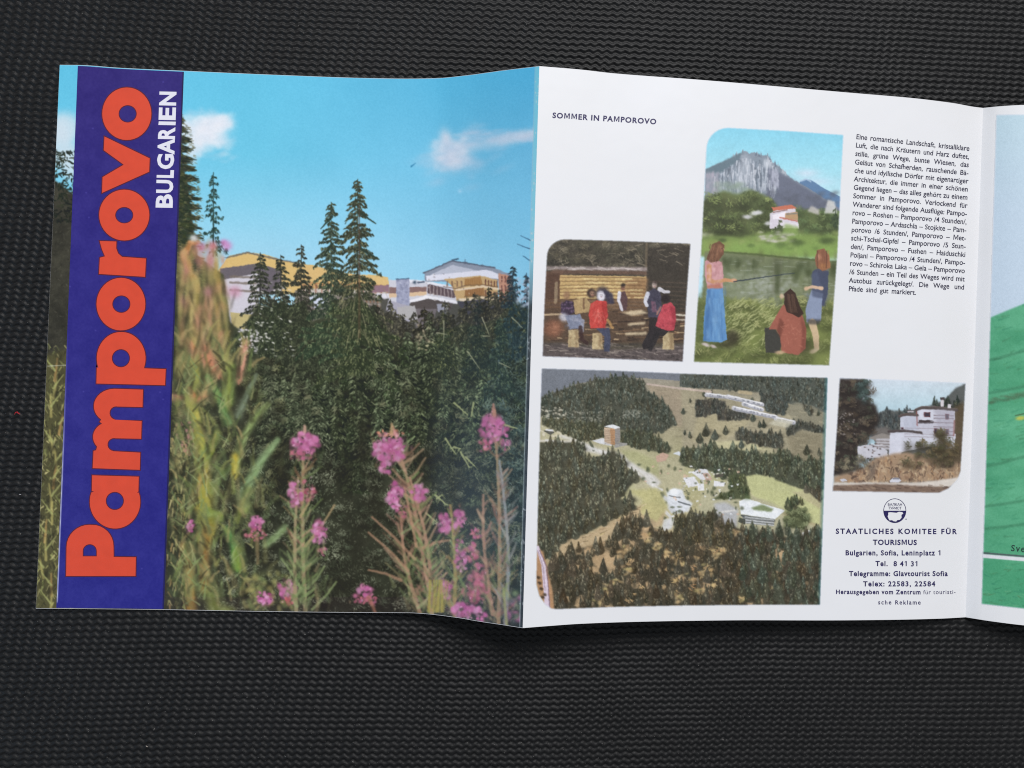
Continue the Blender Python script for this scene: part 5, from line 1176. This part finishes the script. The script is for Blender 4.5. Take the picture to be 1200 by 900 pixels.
# height of the sheet over the mat, in millimetres: flat cover, raised fold, valley fold
z_mm = piecewise([
    (LEFT, FOLD_A, [(70, 0.9), (110, 0.6), (200, 0.6), (300, 0.8), (400, 1.4), (450, 2.1), (480, 2.8), (510, 4.1), (545, 7.9), (590, 14.5), (632, 20.4)]),
    (FOLD_A, FOLD_B, [(632, 20.4), (680, 17.9), (720, 15.9), (760, 14.4), (820, 12.8), (900, 10.8), (1000, 8.5), (1070, 6.5), (1110, 4.5), (1135, 2.4), (1152, 0.5)]),
    (FOLD_B, FOLD_C, [(1152, 0.5), (1170, 3.6), (1200, 6.9), (1260, 10.5), (1340, 13.4), (1450, 16.0), (1560, 18.6), (1670, 20.8)])])
top_y = piecewise([
    (LEFT, FOLD_A, [(70, 76), (91, 76.2), (140, 79.5), (215, 83), (330, 88), (430, 91.5), (480, 92.2), (510, 91.7), (545, 88.5), (590, 82.5), (632, 77.5)]),
    (FOLD_A, FOLD_B, [(632, 77.5), (680, 81.5), (720, 86), (820, 93.5), (960, 105.5), (1000, 109), (1070, 115), (1100, 118.5), (1120, 121.3), (1140, 125), (1152, 126.5)]),
    (FOLD_B, FOLD_C, [(1152, 126.5), (1170, 124.7), (1200, 123), (1260, 122.5), (1340, 124.5), (1450, 128.5), (1560, 133), (1670, 138)])])
bot_x = lambda t: np.interp(t, [70, 632, 1152, 1670], [42, 612.5, 1131.5, 1649.5])
_by = piecewise([
    (0, 612.5, [(42, 713), (100, 713.5), (190, 714.5), (330, 717), (433, 718), (480, 718.3), (500, 719.5), (540, 724.5), (560, 728), (590, 732.5), (612.5, 736)]),
    (612.5, 1131.5, [(612.5, 736), (640, 733.8), (680, 731), (733, 729), (800, 727.6), (883, 726.8), (960, 727), (1040, 726.4), (1100, 725), (1120, 724), (1131.5, 723.3)]),
    (1131.5, 1650, [(1131.5, 723.3), (1160, 727.8), (1200, 732.8), (1260, 738), (1340, 743), (1450, 749), (1560, 755), (1650, 760)])])
bot_y = lambda t: _by(bot_x(t))


def sheet_t(px, py):
    """which straight line of the sheet (named by its top end) passes through a point of the print"""
    t = np.array(px, float)
    for _ in range(7):
        ty = top_y(t); v = (py - ty) / (bot_y(t) - ty)
        t = px + (t - bot_x(t)) * v
    return t


RY = Matrix.Rotation(-TILT, 3, 'Y')
RYn = np.array(RY)
CAM = np.array(cam.location)


def on_sheet(px, py, lift=0.0):
    """print units -> point of the curved sheet in metres; lift in millimetres"""
    px = np.asarray(px, float); py = np.asarray(py, float)
    z = (z_mm(np.clip(sheet_t(px, py), LEFT, FOLD_C)) + lift) / 1000.0
    d = np.stack([(px - 600) / FOCAL, (450 - py) / FOCAL, -np.ones_like(px)], -1) @ RYn.T
    k = (z - CAM[2]) / d[..., 2]
    return CAM + d * k[..., None]


def sheet_point(t, v, lift=0.0):
    tx = np.asarray(t, float); ty = top_y(tx); bx = bot_x(tx); by = bot_y(tx)
    return on_sheet(tx + (bx - tx) * v, ty + (by - ty) * v, lift)


def grid_faces(n, m, keep=None):
    i = (np.arange(n - 1)[:, None] * m + np.arange(m - 1)[None])
    if keep is not None:
        i = i[keep]
    i = i.ravel()
    return np.stack([i, i + m, i + m + 1, i + 1], 1)


def paper_panel(name, t0, t1, parent, rims):
    ts = np.linspace(t0, t1, int((t1 - t0) / 2.2) + 1); vs = np.linspace(0, 1, 41)
    T, V = np.meshgrid(ts, vs)
    top = sheet_point(T, V, 0.0).reshape(-1, 3); bot = sheet_point(T, V, -0.11).reshape(-1, 3)
    n, m = T.shape; N = n * m
    f = grid_faces(n, m); faces = [f, f[:, ::-1] + N]
    V3 = [top, bot]; base = 2 * N
    runs = [np.arange(m), (n - 1) * m + np.arange(m)[::-1]]
    if 'l' in rims:
        runs.append((np.arange(n) * m)[::-1])
    if 'r' in rims:
        runs.append(np.arange(n) * m + m - 1)
    for r in runs:                      # cut edges have vertices of their own, so that they shade crisply
        k = len(r); V3 += [top[r], bot[r]]; a = np.arange(k - 1) + base
        faces.append(np.stack([a, a + 1, a + 1 + k, a + k], 1)); base += 2 * k
    me = mesh_from(np.concatenate(V3), np.concatenate(faces))
    return link(name, me, parent, M_PAPER)


def sample(p, px, py):
    u = np.clip((px - p.x0) * p.k, 0, p.w - 1.001); v = np.clip((py - p.y0) * p.k, 0, p.h - 1.001)
    i = u.astype(int); j = v.astype(int); fu = (u - i)[..., None]; fv = (v - j)[..., None]
    a = p.a
    return (a[j, i] * (1 - fu) + a[j, i + 1] * fu) * (1 - fv) + (a[j + 1, i] * (1 - fu) + a[j + 1, i + 1] * fu) * fv


def print_sheet(name, p, parent, lift):
    """a printed picture with its own outline (p.mask)"""
    m = p.mask
    keep = np.maximum.reduce([m[:-1, :-1], m[1:, :-1], m[:-1, 1:], m[1:, 1:]]) > 0.25
    V = on_sheet(p.X, p.Y, lift).reshape(-1, 3)
    F = grid_faces(p.h, p.w, keep)
    used = np.zeros(len(V), bool); used[F.ravel()] = True
    idx = np.cumsum(used) - 1
    me = mesh_from(V[used], idx[F], ink_of(p.a.reshape(-1, 3)[used]))
    return link(name, me, parent, M_PRINT)


def warp_sheet(name, p, PXs, PYs, parent, lift):
    V = on_sheet(PXs, PYs, lift).reshape(-1, 3)
    me = mesh_from(V, grid_faces(*PXs.shape), ink_of(sample(p, PXs, PYs).reshape(-1, 3)))
    return link(name, me, parent, M_PRINT)


# ---------------------------------------------------------------- lettering
_glyphs = {}
CAP = 0.729


def glyph(ch, fat):
    """outline of one letter of the built-in font as triangles: points, triangles, advance"""
    key = (ch, fat)
    if key in _glyphs:
        return _glyphs[key]

    w = .085 + 1.7 * fat
    own = {'M': ([(0, 0), (w, 0), (w, .54), (.36 - w * .30, .06), (.36 + w * .30, .06), (.72 - w, .54), (.72 - w, 0), (.72, 0), (.72, CAP), (.72 - w * 1.25, CAP), (.36, .27), (w * 1.25, CAP), (0, CAP)], .84),
           '1': ([(.17, 0), (.17 + w * 1.1, 0), (.17 + w * 1.1, CAP), (.19, CAP), (.02, .61), (.02, .50), (.17, .57)], .50)}
    if ch in own:
        pts, adv = own[ch]
        tr = tessellate_polygon([[Vector((x, y, 0)) for x, y in pts]])
        _glyphs[key] = (np.array(pts, float) + (.06, 0), np.array(tr, int), adv)
        return _glyphs[key]

    def width(body):
        cu = bpy.data.curves.new('t', 'FONT'); cu.body = body; cu.resolution_u = 3; cu.offset = fat
        o = bpy.data.objects.new('t', cu); COL.objects.link(o)
        bpy.context.view_layer.update()
        dg = bpy.context.evaluated_depsgraph_get()
        me = o.evaluated_get(dg).to_mesh()
        v = np.array([q.co[:2] for q in me.vertices]).reshape(-1, 2)
        me.calc_loop_triangles()
        t = np.array([q.vertices[:] for q in me.loop_triangles], int).reshape(-1, 3)
        o.evaluated_get(dg).to_mesh_clear()
        bpy.data.objects.remove(o); bpy.data.curves.remove(cu)
        return v, t
    v, t = width(ch) if ch != ' ' else (np.zeros((0, 2)), np.zeros((0, 3), int))
    a = np.ptp(width('I' + ch + 'I')[0][:, 0]) - np.ptp(width('II')[0][:, 0])
    _glyphs[key] = (v, t, a)
    return _glyphs[key]



class Lettering:
    def __init__(s):
        s.v = []; s.t = []; s.n = 0

    def add(s, pts, tris):
        s.v.append(np.asarray(pts, float)); s.t.append(np.asarray(tris, int) + s.n); s.n += len(pts)

    def line(s, text, a, b, cap, fat=0.0, wide=1.0, justify='gaps'):
        """set text on the baseline from a to b (print units) with capitals of height cap;
        justify: 'gaps' stretches the word spaces, 'letters' tracks the letters, None sets it natural"""
        a = np.array(a, float); b = np.array(b, float); L = np.hypot(*(b - a)); dx = (b - a) / L; up = np.array([dx[1], -dx[0]])
        k = cap / CAP
        adv = [glyph(c, fat)[2] * k * wide for c in text]
        nat = sum(adv); ns = text.count(' ')
        gap = trk = 0.0; sq = 1.0
        if justify == 'gaps' and ns:
            gap = (L - nat) / ns
            mn = -0.12 * k
            if gap < mn:
                sq = (L - mn * ns) / nat; gap = mn
        elif justify == 'letters':
            trk = (L - nat) / max(1, len(text) - 1)
        x = 0.0
        for c, w in zip(text, adv):
            v, t, _ = glyph(c, fat)
            if len(v):
                s.add(a + (x + v[:, :1] * k * wide * sq) * dx + v[:, 1:] * k * up * (1.1 if c in 'acemnorsuvwxz' else 1), t)
            x += w * sq + trk + (gap if c == ' ' else 0)

    def boxed(s, c, o, right, up, fat=0.0):
        """one letter stretched to the box spanned by right and up from corner o"""
        v, t, _ = glyph(c, fat)
        q = (v - v.min(0)) / np.ptp(v, axis=0)
        s.add(np.array(o) + q[:, :1] * np.array(right) + q[:, 1:] * np.array(up), t)

    def shape(s, outer, holes=()):
        """filled outline, cut into narrow strips so that it follows the bend of the sheet"""
        loops = [list(outer)] + [list(h) for h in holes]
        flat = [q for l in loops for q in l]
        tr = tessellate_polygon([[Vector((x, y, 0)) for x, y in l] for l in loops])
        bm = bmesh.new(); vs = [bm.verts.new((x, y, 0)) for x, y in flat]
        for f in tr:
            try:
                bm.faces.new([vs[i] for i in f])
            except ValueError:
                pass
        lo = min(q[0] for q in flat); hi = max(q[0] for q in flat)
        x = lo + 3.0
        while x < hi:
            bmesh.ops.bisect_plane(bm, geom=bm.verts[:] + bm.edges[:] + bm.faces[:], plane_co=(x, 0, 0), plane_no=(1, 0, 0)); x += 3.0
        bmesh.ops.triangulate(bm, faces=bm.faces[:])
        bm.verts.index_update()
        s.add([(v.co.x, v.co.y) for v in bm.verts], [[v.index for v in f.verts] for f in bm.faces]); bm.free()

    def build(s, name, parent, mat, lift):
        p = np.concatenate(s.v); t = np.concatenate(s.t)
        V = on_sheet(p[:, 0], p[:, 1], lift)
        n = np.cross(V[t[:, 1]] - V[t[:, 0]], V[t[:, 2]] - V[t[:, 0]])[:, 2]
        t[n < 0] = t[n < 0][:, ::-1]
        return link(name, mesh_from(V, t), parent, mat)


def offset_loop(pts, d):
    """grow a closed outline by d"""
    p = np.array(pts, float)
    ar = np.sum(p[:, 0] * np.roll(p[:, 1], -1) - np.roll(p[:, 0], -1) * p[:, 1])
    e = np.roll(p, -1, 0) - p; e /= np.hypot(e[:, 0], e[:, 1])[:, None] + 1e-9
    n = np.stack([e[:, 1], -e[:, 0]], 1) * (1 if ar > 0 else -1)
    m = n + np.roll(n, 1, 0); m /= np.maximum(np.sum(m * n, 1), .5)[:, None]
    return (p + m * d).tolist()


def ring(cx, cy, rx, ry, n=40):
    return [(cx + rx * math.cos(q), cy + ry * math.sin(q)) for q in np.linspace(0, 2 * math.pi, n, endpoint=False)]


def qarc(cx, cy, rx, ry, a0, a1, n=9):
    return [(cx + rx * math.cos(q), cy + ry * math.sin(q)) for q in np.radians(np.linspace(a0, a1, n))]


def title_outlines():
    """the big lower-case title, read from the bottom upwards: (outer, holes) per letter"""
    L = []
    # P
    L.append(([(77.5, 675), (78, 641)] + qarc(105, 641, 27, 26, 180, 270)[1:] + qarc(108, 640, 25, 25, 270, 360)[1:] + [(133.2, 652.6), (159.2, 653), (158.8, 675)],
              [[(97, 652)] + qarc(105.2, 645.5, 8.2, 7.8, 180, 360, 12) + [(113.4, 652)]]))
    # a
    L.append(([(108, 557), (162.6, 558.6), (162.2, 576), (160.6, 577.4)] + qarc(134.8, 588, 29.6, 31.4, -20, 200, 30) + [(110.2, 576), (107.6, 575.4)], [ring(134.6, 587, 10.6, 10.6)]))
    # m
    L.append(([(108.6, 548.6), (109.6, 528.4), (112.6, 527.6)] + qarc(131.5, 512, 22.5, 18.5, 142, 238, 10) + [(116.8, 494.4)] + qarc(134, 476, 24, 20.4, 130, 270, 14) + [(167.6, 456.6), (167, 477)]
              + [(137, 476.4)] + qarc(136, 484, 7.6, 7.8, 270, 100, 10) + [(134, 491.8), (166, 493.4), (165.4, 514.2), (135, 513.6)] + qarc(133.6, 521, 7.6, 7.6, 270, 96, 10) + [(133, 528.8), (164.4, 530.4), (163.8, 550.6)], []))
    # p
    L.append(([(113, 449.4), (113.4, 431), (116.4, 430)] + qarc(142, 420, 28.6, 31, 161, 379, 30) + [(169, 431.6), (194.2, 432.6), (193.4, 451.4)], [ring(141.7, 419.8, 10.6, 10.6)]))
    # o
    L.append((ring(141.7, 356.4, 28.6, 30.8), [ring(142.2, 356.4, 10.6, 10.2)]))
    # r
    L.append(([(116, 321), (117, 302), (123, 300.4), (119.4, 292), (116.8, 282.4), (136.4, 283), (136.2, 291), (138.4, 297), (143, 301), (171, 303), (170, 324.4)], []))
    # o, v, o
    L.append((ring(145.6, 252, 29.4, 29.8), [ring(145.6, 252.2, 10.6, 9.6)]))
    L.append(([(122.4, 160), (175.4, 185.6), (174.8, 201.2), (119.6, 226), (120.2, 207.6), (145, 193), (121.6, 176)], []))
    L.append((ring(148.6, 133.3, 28.8, 30.8), [ring(149.6, 133.4, 10.6, 10.2)]))
    return L


# ---------------------------------------------------------------- the brochure
brochure = bpy.data.objects.new('folded_brochure', None); COL.objects.link(brochure)
brochure.location = tuple(on_sheet(np.array(600.0), np.array(420.0), 0) * np.array([1, 1, 0]))
brochure.empty_display_size = 0.02
brochure['label'] = 'unfolded glossy travel brochure with a blue and orange title band, lying on the black mat'
brochure['category'] = 'brochure'
bpy.context.view_layer.update()

cover = paper_panel('cover_panel', LEFT, FOLD_A, brochure, 'l')
inner = paper_panel('text_panel', FOLD_A, FOLD_B, brochure, '')
third = paper_panel('map_panel', FOLD_B, FOLD_C, brochure, 'r')

# cover photograph, full bleed
pc = paint_cover()
ts = np.linspace(LEFT + .05, FOLD_A, 880); vs = np.linspace(0.0004, 0.9994, 1000)
TT, VV = np.meshgrid(ts, vs)
bx, by, ty = bot_x(TT), bot_y(TT), top_y(TT)
ph = warp_sheet('cover_photo', pc, TT + (bx - TT) * VV, ty + (by - ty) * VV, cover, 0.03)
ph['label'] = 'photo of firs, pink willowherb and hotels under a blue sky'

# title band
pb = Print(60, 70, 222, 722, (56, 46, 132), 31)
pb.a[:] = lerp_ramp(pb.Y, [(70, (54, 42, 122)), (300, (50, 43, 132)), (720, (46, 45, 140))])
pb.grain(7, 14); pb.grain(5, 2)
for k in range(26):
    pb.blob(pb.rs.uniform(80, 205), pb.rs.uniform(90, 700), 1.1, .9, (92, 84, 176), .6, 0, 1.5)
edge_l = lambda y: 91.2 - (y - 76) / 637.5 * 25.2
edge_r = lambda y: 215.6 - (y - 83) / 631 * 23.6
wl = np.clip(1.1 - np.abs(pb.X - edge_l(pb.Y) - .7) / .9, 0, 1) * np.interp(pb.Y, [380, 470, 560, 700, 705, 707], [0, .35, .95, .95, .9, 0])
pb.put((slice(None), slice(None)), wl, (226, 230, 244))
dl = np.clip(1.1 - np.abs(pb.X - edge_r(pb.Y) + .8) / 1.1, 0, 1)
pb.put((slice(None), slice(None)), dl * .75, (26, 22, 40))
for x, y, r in ((108, 77.2, 3), (113, 77.6, 2.4), (122, 78.2, 2), (160, 80.4, 4.5), (170, 80.8, 2.5), (196, 82, 5), (207, 82.6, 4)):
    pb.blob(x, y, r, .8, (226, 226, 236), .9, .05, 1.6)
A_, Y_ = np.meshgrid(np.linspace(0, 1, 190), np.linspace(0.0016, 0.9985, 960))
yt = 76.2 + (83 - 76.2) * A_; tt0 = 91.2 + 124.4 * A_
tb = bot_x(tt0)
PXb = tt0 + ((66 + 126 * A_) - tt0) * Y_
PYb = top_y(tt0) + (_by(66 + 126 * A_) - top_y(tt0)) * Y_
warp_sheet('title_band', pb, PXb, PYb, cover, 0.05)

let = Lettering(); out = Lettering()
for o_, hs in title_outlines():
    let.shape(o_, hs); out.shape(offset_loop(o_, 1.15), [offset_loop(h, -1.0) for h in hs])
out.build('lettering_outline', cover, M_EDGE, 0.07)
let.build('title_lettering', cover, M_RED, 0.09)
cl = Lettering()
for c_, ya, yb in (('B', 243.6, 227.6), ('U', 226.4, 211), ('L', 208.6, 199.4), ('G', 198.4, 180.6), ('A', 181.2, 162.6), ('R', 163.2, 149), ('I', 146.8, 142.6), ('E', 140.8, 126), ('N', 123.8, 107.6)):
    xl = 182.3 + (243.6 - ya) * .034
    cl.boxed(c_, (xl + 20.0, ya), (.5, yb - ya), (-20.0, -.4), .035)
cl.build('country_lettering', cover, M_WHITE, 0.07)

# inner panel: four photographs
for nm, fn, lab in (('printed_photo', paint_cabin, 'photo of people seated outside a log cabin'), ('printed_photo', paint_fishing, 'photo of three anglers by a lake under a rocky peak'),
                    ('printed_photo', paint_aerial, 'aerial photo of a mountain resort among fir woods'), ('printed_photo', paint_monastery, 'photo of tall white houses on a rocky slope')):
    o = print_sheet(nm, fn(), inner, 0.03); o['label'] = lab

t = Lettering(); t.line('SOMMER IN PAMPOROVO', (647.3, 138.0), (769.0, 145.6), 6.4, .036, 1.04, 'letters'); t.build('heading_text', inner, M_NAVY, 0.03)

BODY = ['Eine romantische Landschaft, kristallklare', 'Luft, die nach Kräutern und Harz duftet,', 'stille, grüne Wege, bunte Wiesen, das', 'Geläut von Schafherden, rauschende Bä-', 'che und idyllische Dörfer mit eigenartiger',
        'Architektur, die immer in einer schönen', 'Gegend liegen – das alles gehört zu einem', 'Sommer in Pamporovo. Verlockend für', 'Wanderer sind folgende Ausflüge: Pampo-', 'rovo – Roshen – Pamporovo /4 Stunden/,',
        'Pamporovo – Ardaschla – Stojkite – Pam-', 'porovo /6 Stunden/, Pamporovo – Met-', 'schi-Tschal-Gipfel – Pamporovo /5 Stun-', 'den/, Pamporovo – Fushen – Haiduschki', 'Poljani – Pamporovo /4 Stunden/, Pampo-',
        'rovo – Schiroka Laka – Gela – Pamporovo', '/6 Stunden – ein Teil des Weges wird mit', 'Autobus zurückgelegt/. Die Wege und', 'Pfade sind gut markiert.']
t = Lettering()
for k, s_ in enumerate(BODY):
    f = k / 18.0
    a = (1003 - 8.8 * f, 162.8 + 178.2 * f); b = (1136 - 6.4 * f, 176.9 + 172.0 * f)
    if k == 18:
        b = (1073.6, 345.6)
    t.line(s_, a, b, 6.0, .015, .95)
t.build('body_text', inner, M_GREY, 0.03)

t = Lettering()
t.line('STAATLICHES KOMITEE FÜR', (979.4, 625.4), (1121, 625.8), 6.2, .034, 1.0, 'letters')
t.line('TOURISMUS', (1023, 638.4), (1074.4, 638.6), 6.2, .034, 1.0, 'letters')
t.line('Bulgarien, Sofia, Leninplatz 1', (990.6, 650.6), (1103, 650.8), 6.0, .031, .98, 'letters')
t.line('Tel.  8 41 31', (1026, 663.2), (1076, 663.6), 6.0, .031, .98, 'letters')
t.line('Telegramme: Glavtourist Sofia', (995, 675.0), (1110.5, 675.0), 6.0, .031, .98, 'letters')
t.line('Telex: 22583, 22584', (1011.6, 687.0), (1096, 687.0), 6.0, .031, 1.0, 'letters')
t.line('Herausgegeben vom Zentrum', (979.4, 696.0), (1079, 696.4), 5.2, .031, .98, 'letters')
t.line('für touristi-', (1082, 696.4), (1120, 696.0), 5.0, .006, .98, 'letters')
t.line('sche Reklame', (1029, 708.2), (1079, 708.4), 5.0, .018, 1.0, 'letters')
t.build('address_text', inner, M_NAVY, 0.03)

# round emblem: thin ring, two words above, pale country outline in the dark lower half
EX, EY, ER, EU = 1048.6, 598.5, 13.4, 14.4
t = Lettering()
t.shape(ring(EX, EY, ER, EU, 48), [ring(EX, EY, ER - .75, EU - .75, 48)])
half = qarc(EX, EY, ER - .5, EU - .5, 0, 180, 24)
land = [(1040.8, 600.6), (1043.6, 600.2), (1050.6, 600.9), (1053.6, 599.6), (1057.6, 600.2), (1058.6, 601.8), (1056.4, 603.4), (1056.6, 606.6), (1054.4, 609.2), (1051.4, 609.6), (1050.2, 611.2), (1047.2, 610.8), (1045.4, 609.6), (1042.4, 609.8), (1041.2, 607.6), (1040.2, 605.2), (1041.0, 603)]
t.shape([(EX + ER - .5, EY + .4), (EX - ER + .5, EY + .4)] + half[::-1], [land])
t.line('БАЛКАН', (1040.2, 592.6), (1057.4, 592.8), 3.0, .016, 1.0, 'letters')
t.line('ТУРИСТ', (1040.8, 596.8), (1056.6, 597.0), 3.0, .016, 1.0, 'letters')
t.shape(ring(1061.8, 608.4, .8, .7, 8))
t.build('round_emblem', inner, M_NAVY, 0.03)

# third panel
print_sheet('printed_map', paint_map(), third, 0.03)
t = Lettering(); t.line('Sve', (1184.4, 645.6), (1201, 647.2), 7.6, .012, 1.0, 'letters'); t.build('place_name', third, M_BLACK, 0.06)


# ---------------------------------------------------------------- lint on the mat
def lint(label, px, py, pts, r, rgb, group=None):
    z0 = 0.0004
    c = np.array([(px - 600) * PX, (450 - py) * PX, z0])
    m, nt, b = principled('lint_fibre')
    nz = node(nt, 'ShaderNodeTexNoise'); nz.inputs['Scale'].default_value = 2000.0
    mx = node(nt, 'ShaderNodeMix', data_type='RGBA'); q = lin(rgb)
    mx.inputs[6].default_value = (*(q * .7), 1); mx.inputs[7].default_value = (*q, 1)
    nt.links.new(nz.outputs['Fac'], mx.inputs[0]); nt.links.new(mx.outputs[2], b.inputs['Base Color']); b.inputs['Roughness'].default_value = .8
    P = [c + np.array([x * PX, -y * PX, z * PX]) for x, y, z in pts]
    bm = bmesh.new(); rings = []
    for k, p in enumerate(P):
        d = Vector(P[min(k + 1, len(P) - 1)] - P[max(k - 1, 0)]).normalized()
        u = d.cross(Vector((0, 0, 1))).normalized(); w = d.cross(u)
        rr = r * PX * (0.45 if k in (0, len(P) - 1) else 1.0)
        rings.append([bm.verts.new(Vector(p) - c_off + (u * math.cos(a) + w * math.sin(a)) * rr) for c_off in (Vector(c),) for a in np.linspace(0, 2 * math.pi, 7)[:-1]])
    for a, b2 in zip(rings, rings[1:]):
        for k in range(6):
            bm.faces.new([a[k], a[(k + 1) % 6], b2[(k + 1) % 6], b2[k]])
    bm.faces.new(rings[0][::-1]); bm.faces.new(rings[-1])
    me = bpy.data.meshes.new('lint'); bm.to_mesh(me); bm.free()
    o = link('lint_fibre', me, None, m); o.location = tuple(c)
    o['label'] = label; o['category'] = 'lint'; o['group'] = 'lint fibres on the mat'
    return o


lint('tiny curled red fibre on the black mat beside the left edge of the brochure', 40, 483, [(-3, 1.5, 0), (-1.6, -.8, .6), (.4, -1.4, .8), (1.4, .2, .6), (3, 1.0, 0)], .55, (190, 30, 44))
lint('short pale fibre on the black mat below the blue title band', 183, 863, [(-1.2, -.6, 0), (0, .2, .5), (1.2, .8, 0)], .5, (170, 160, 150))
lint('pale fibre on the black mat left of the brochure, below the red fibre', 43, 575, [(-1, .2, 0), (0, -.4, .5), (1.1, .1, 0)], .5, (180, 178, 182))
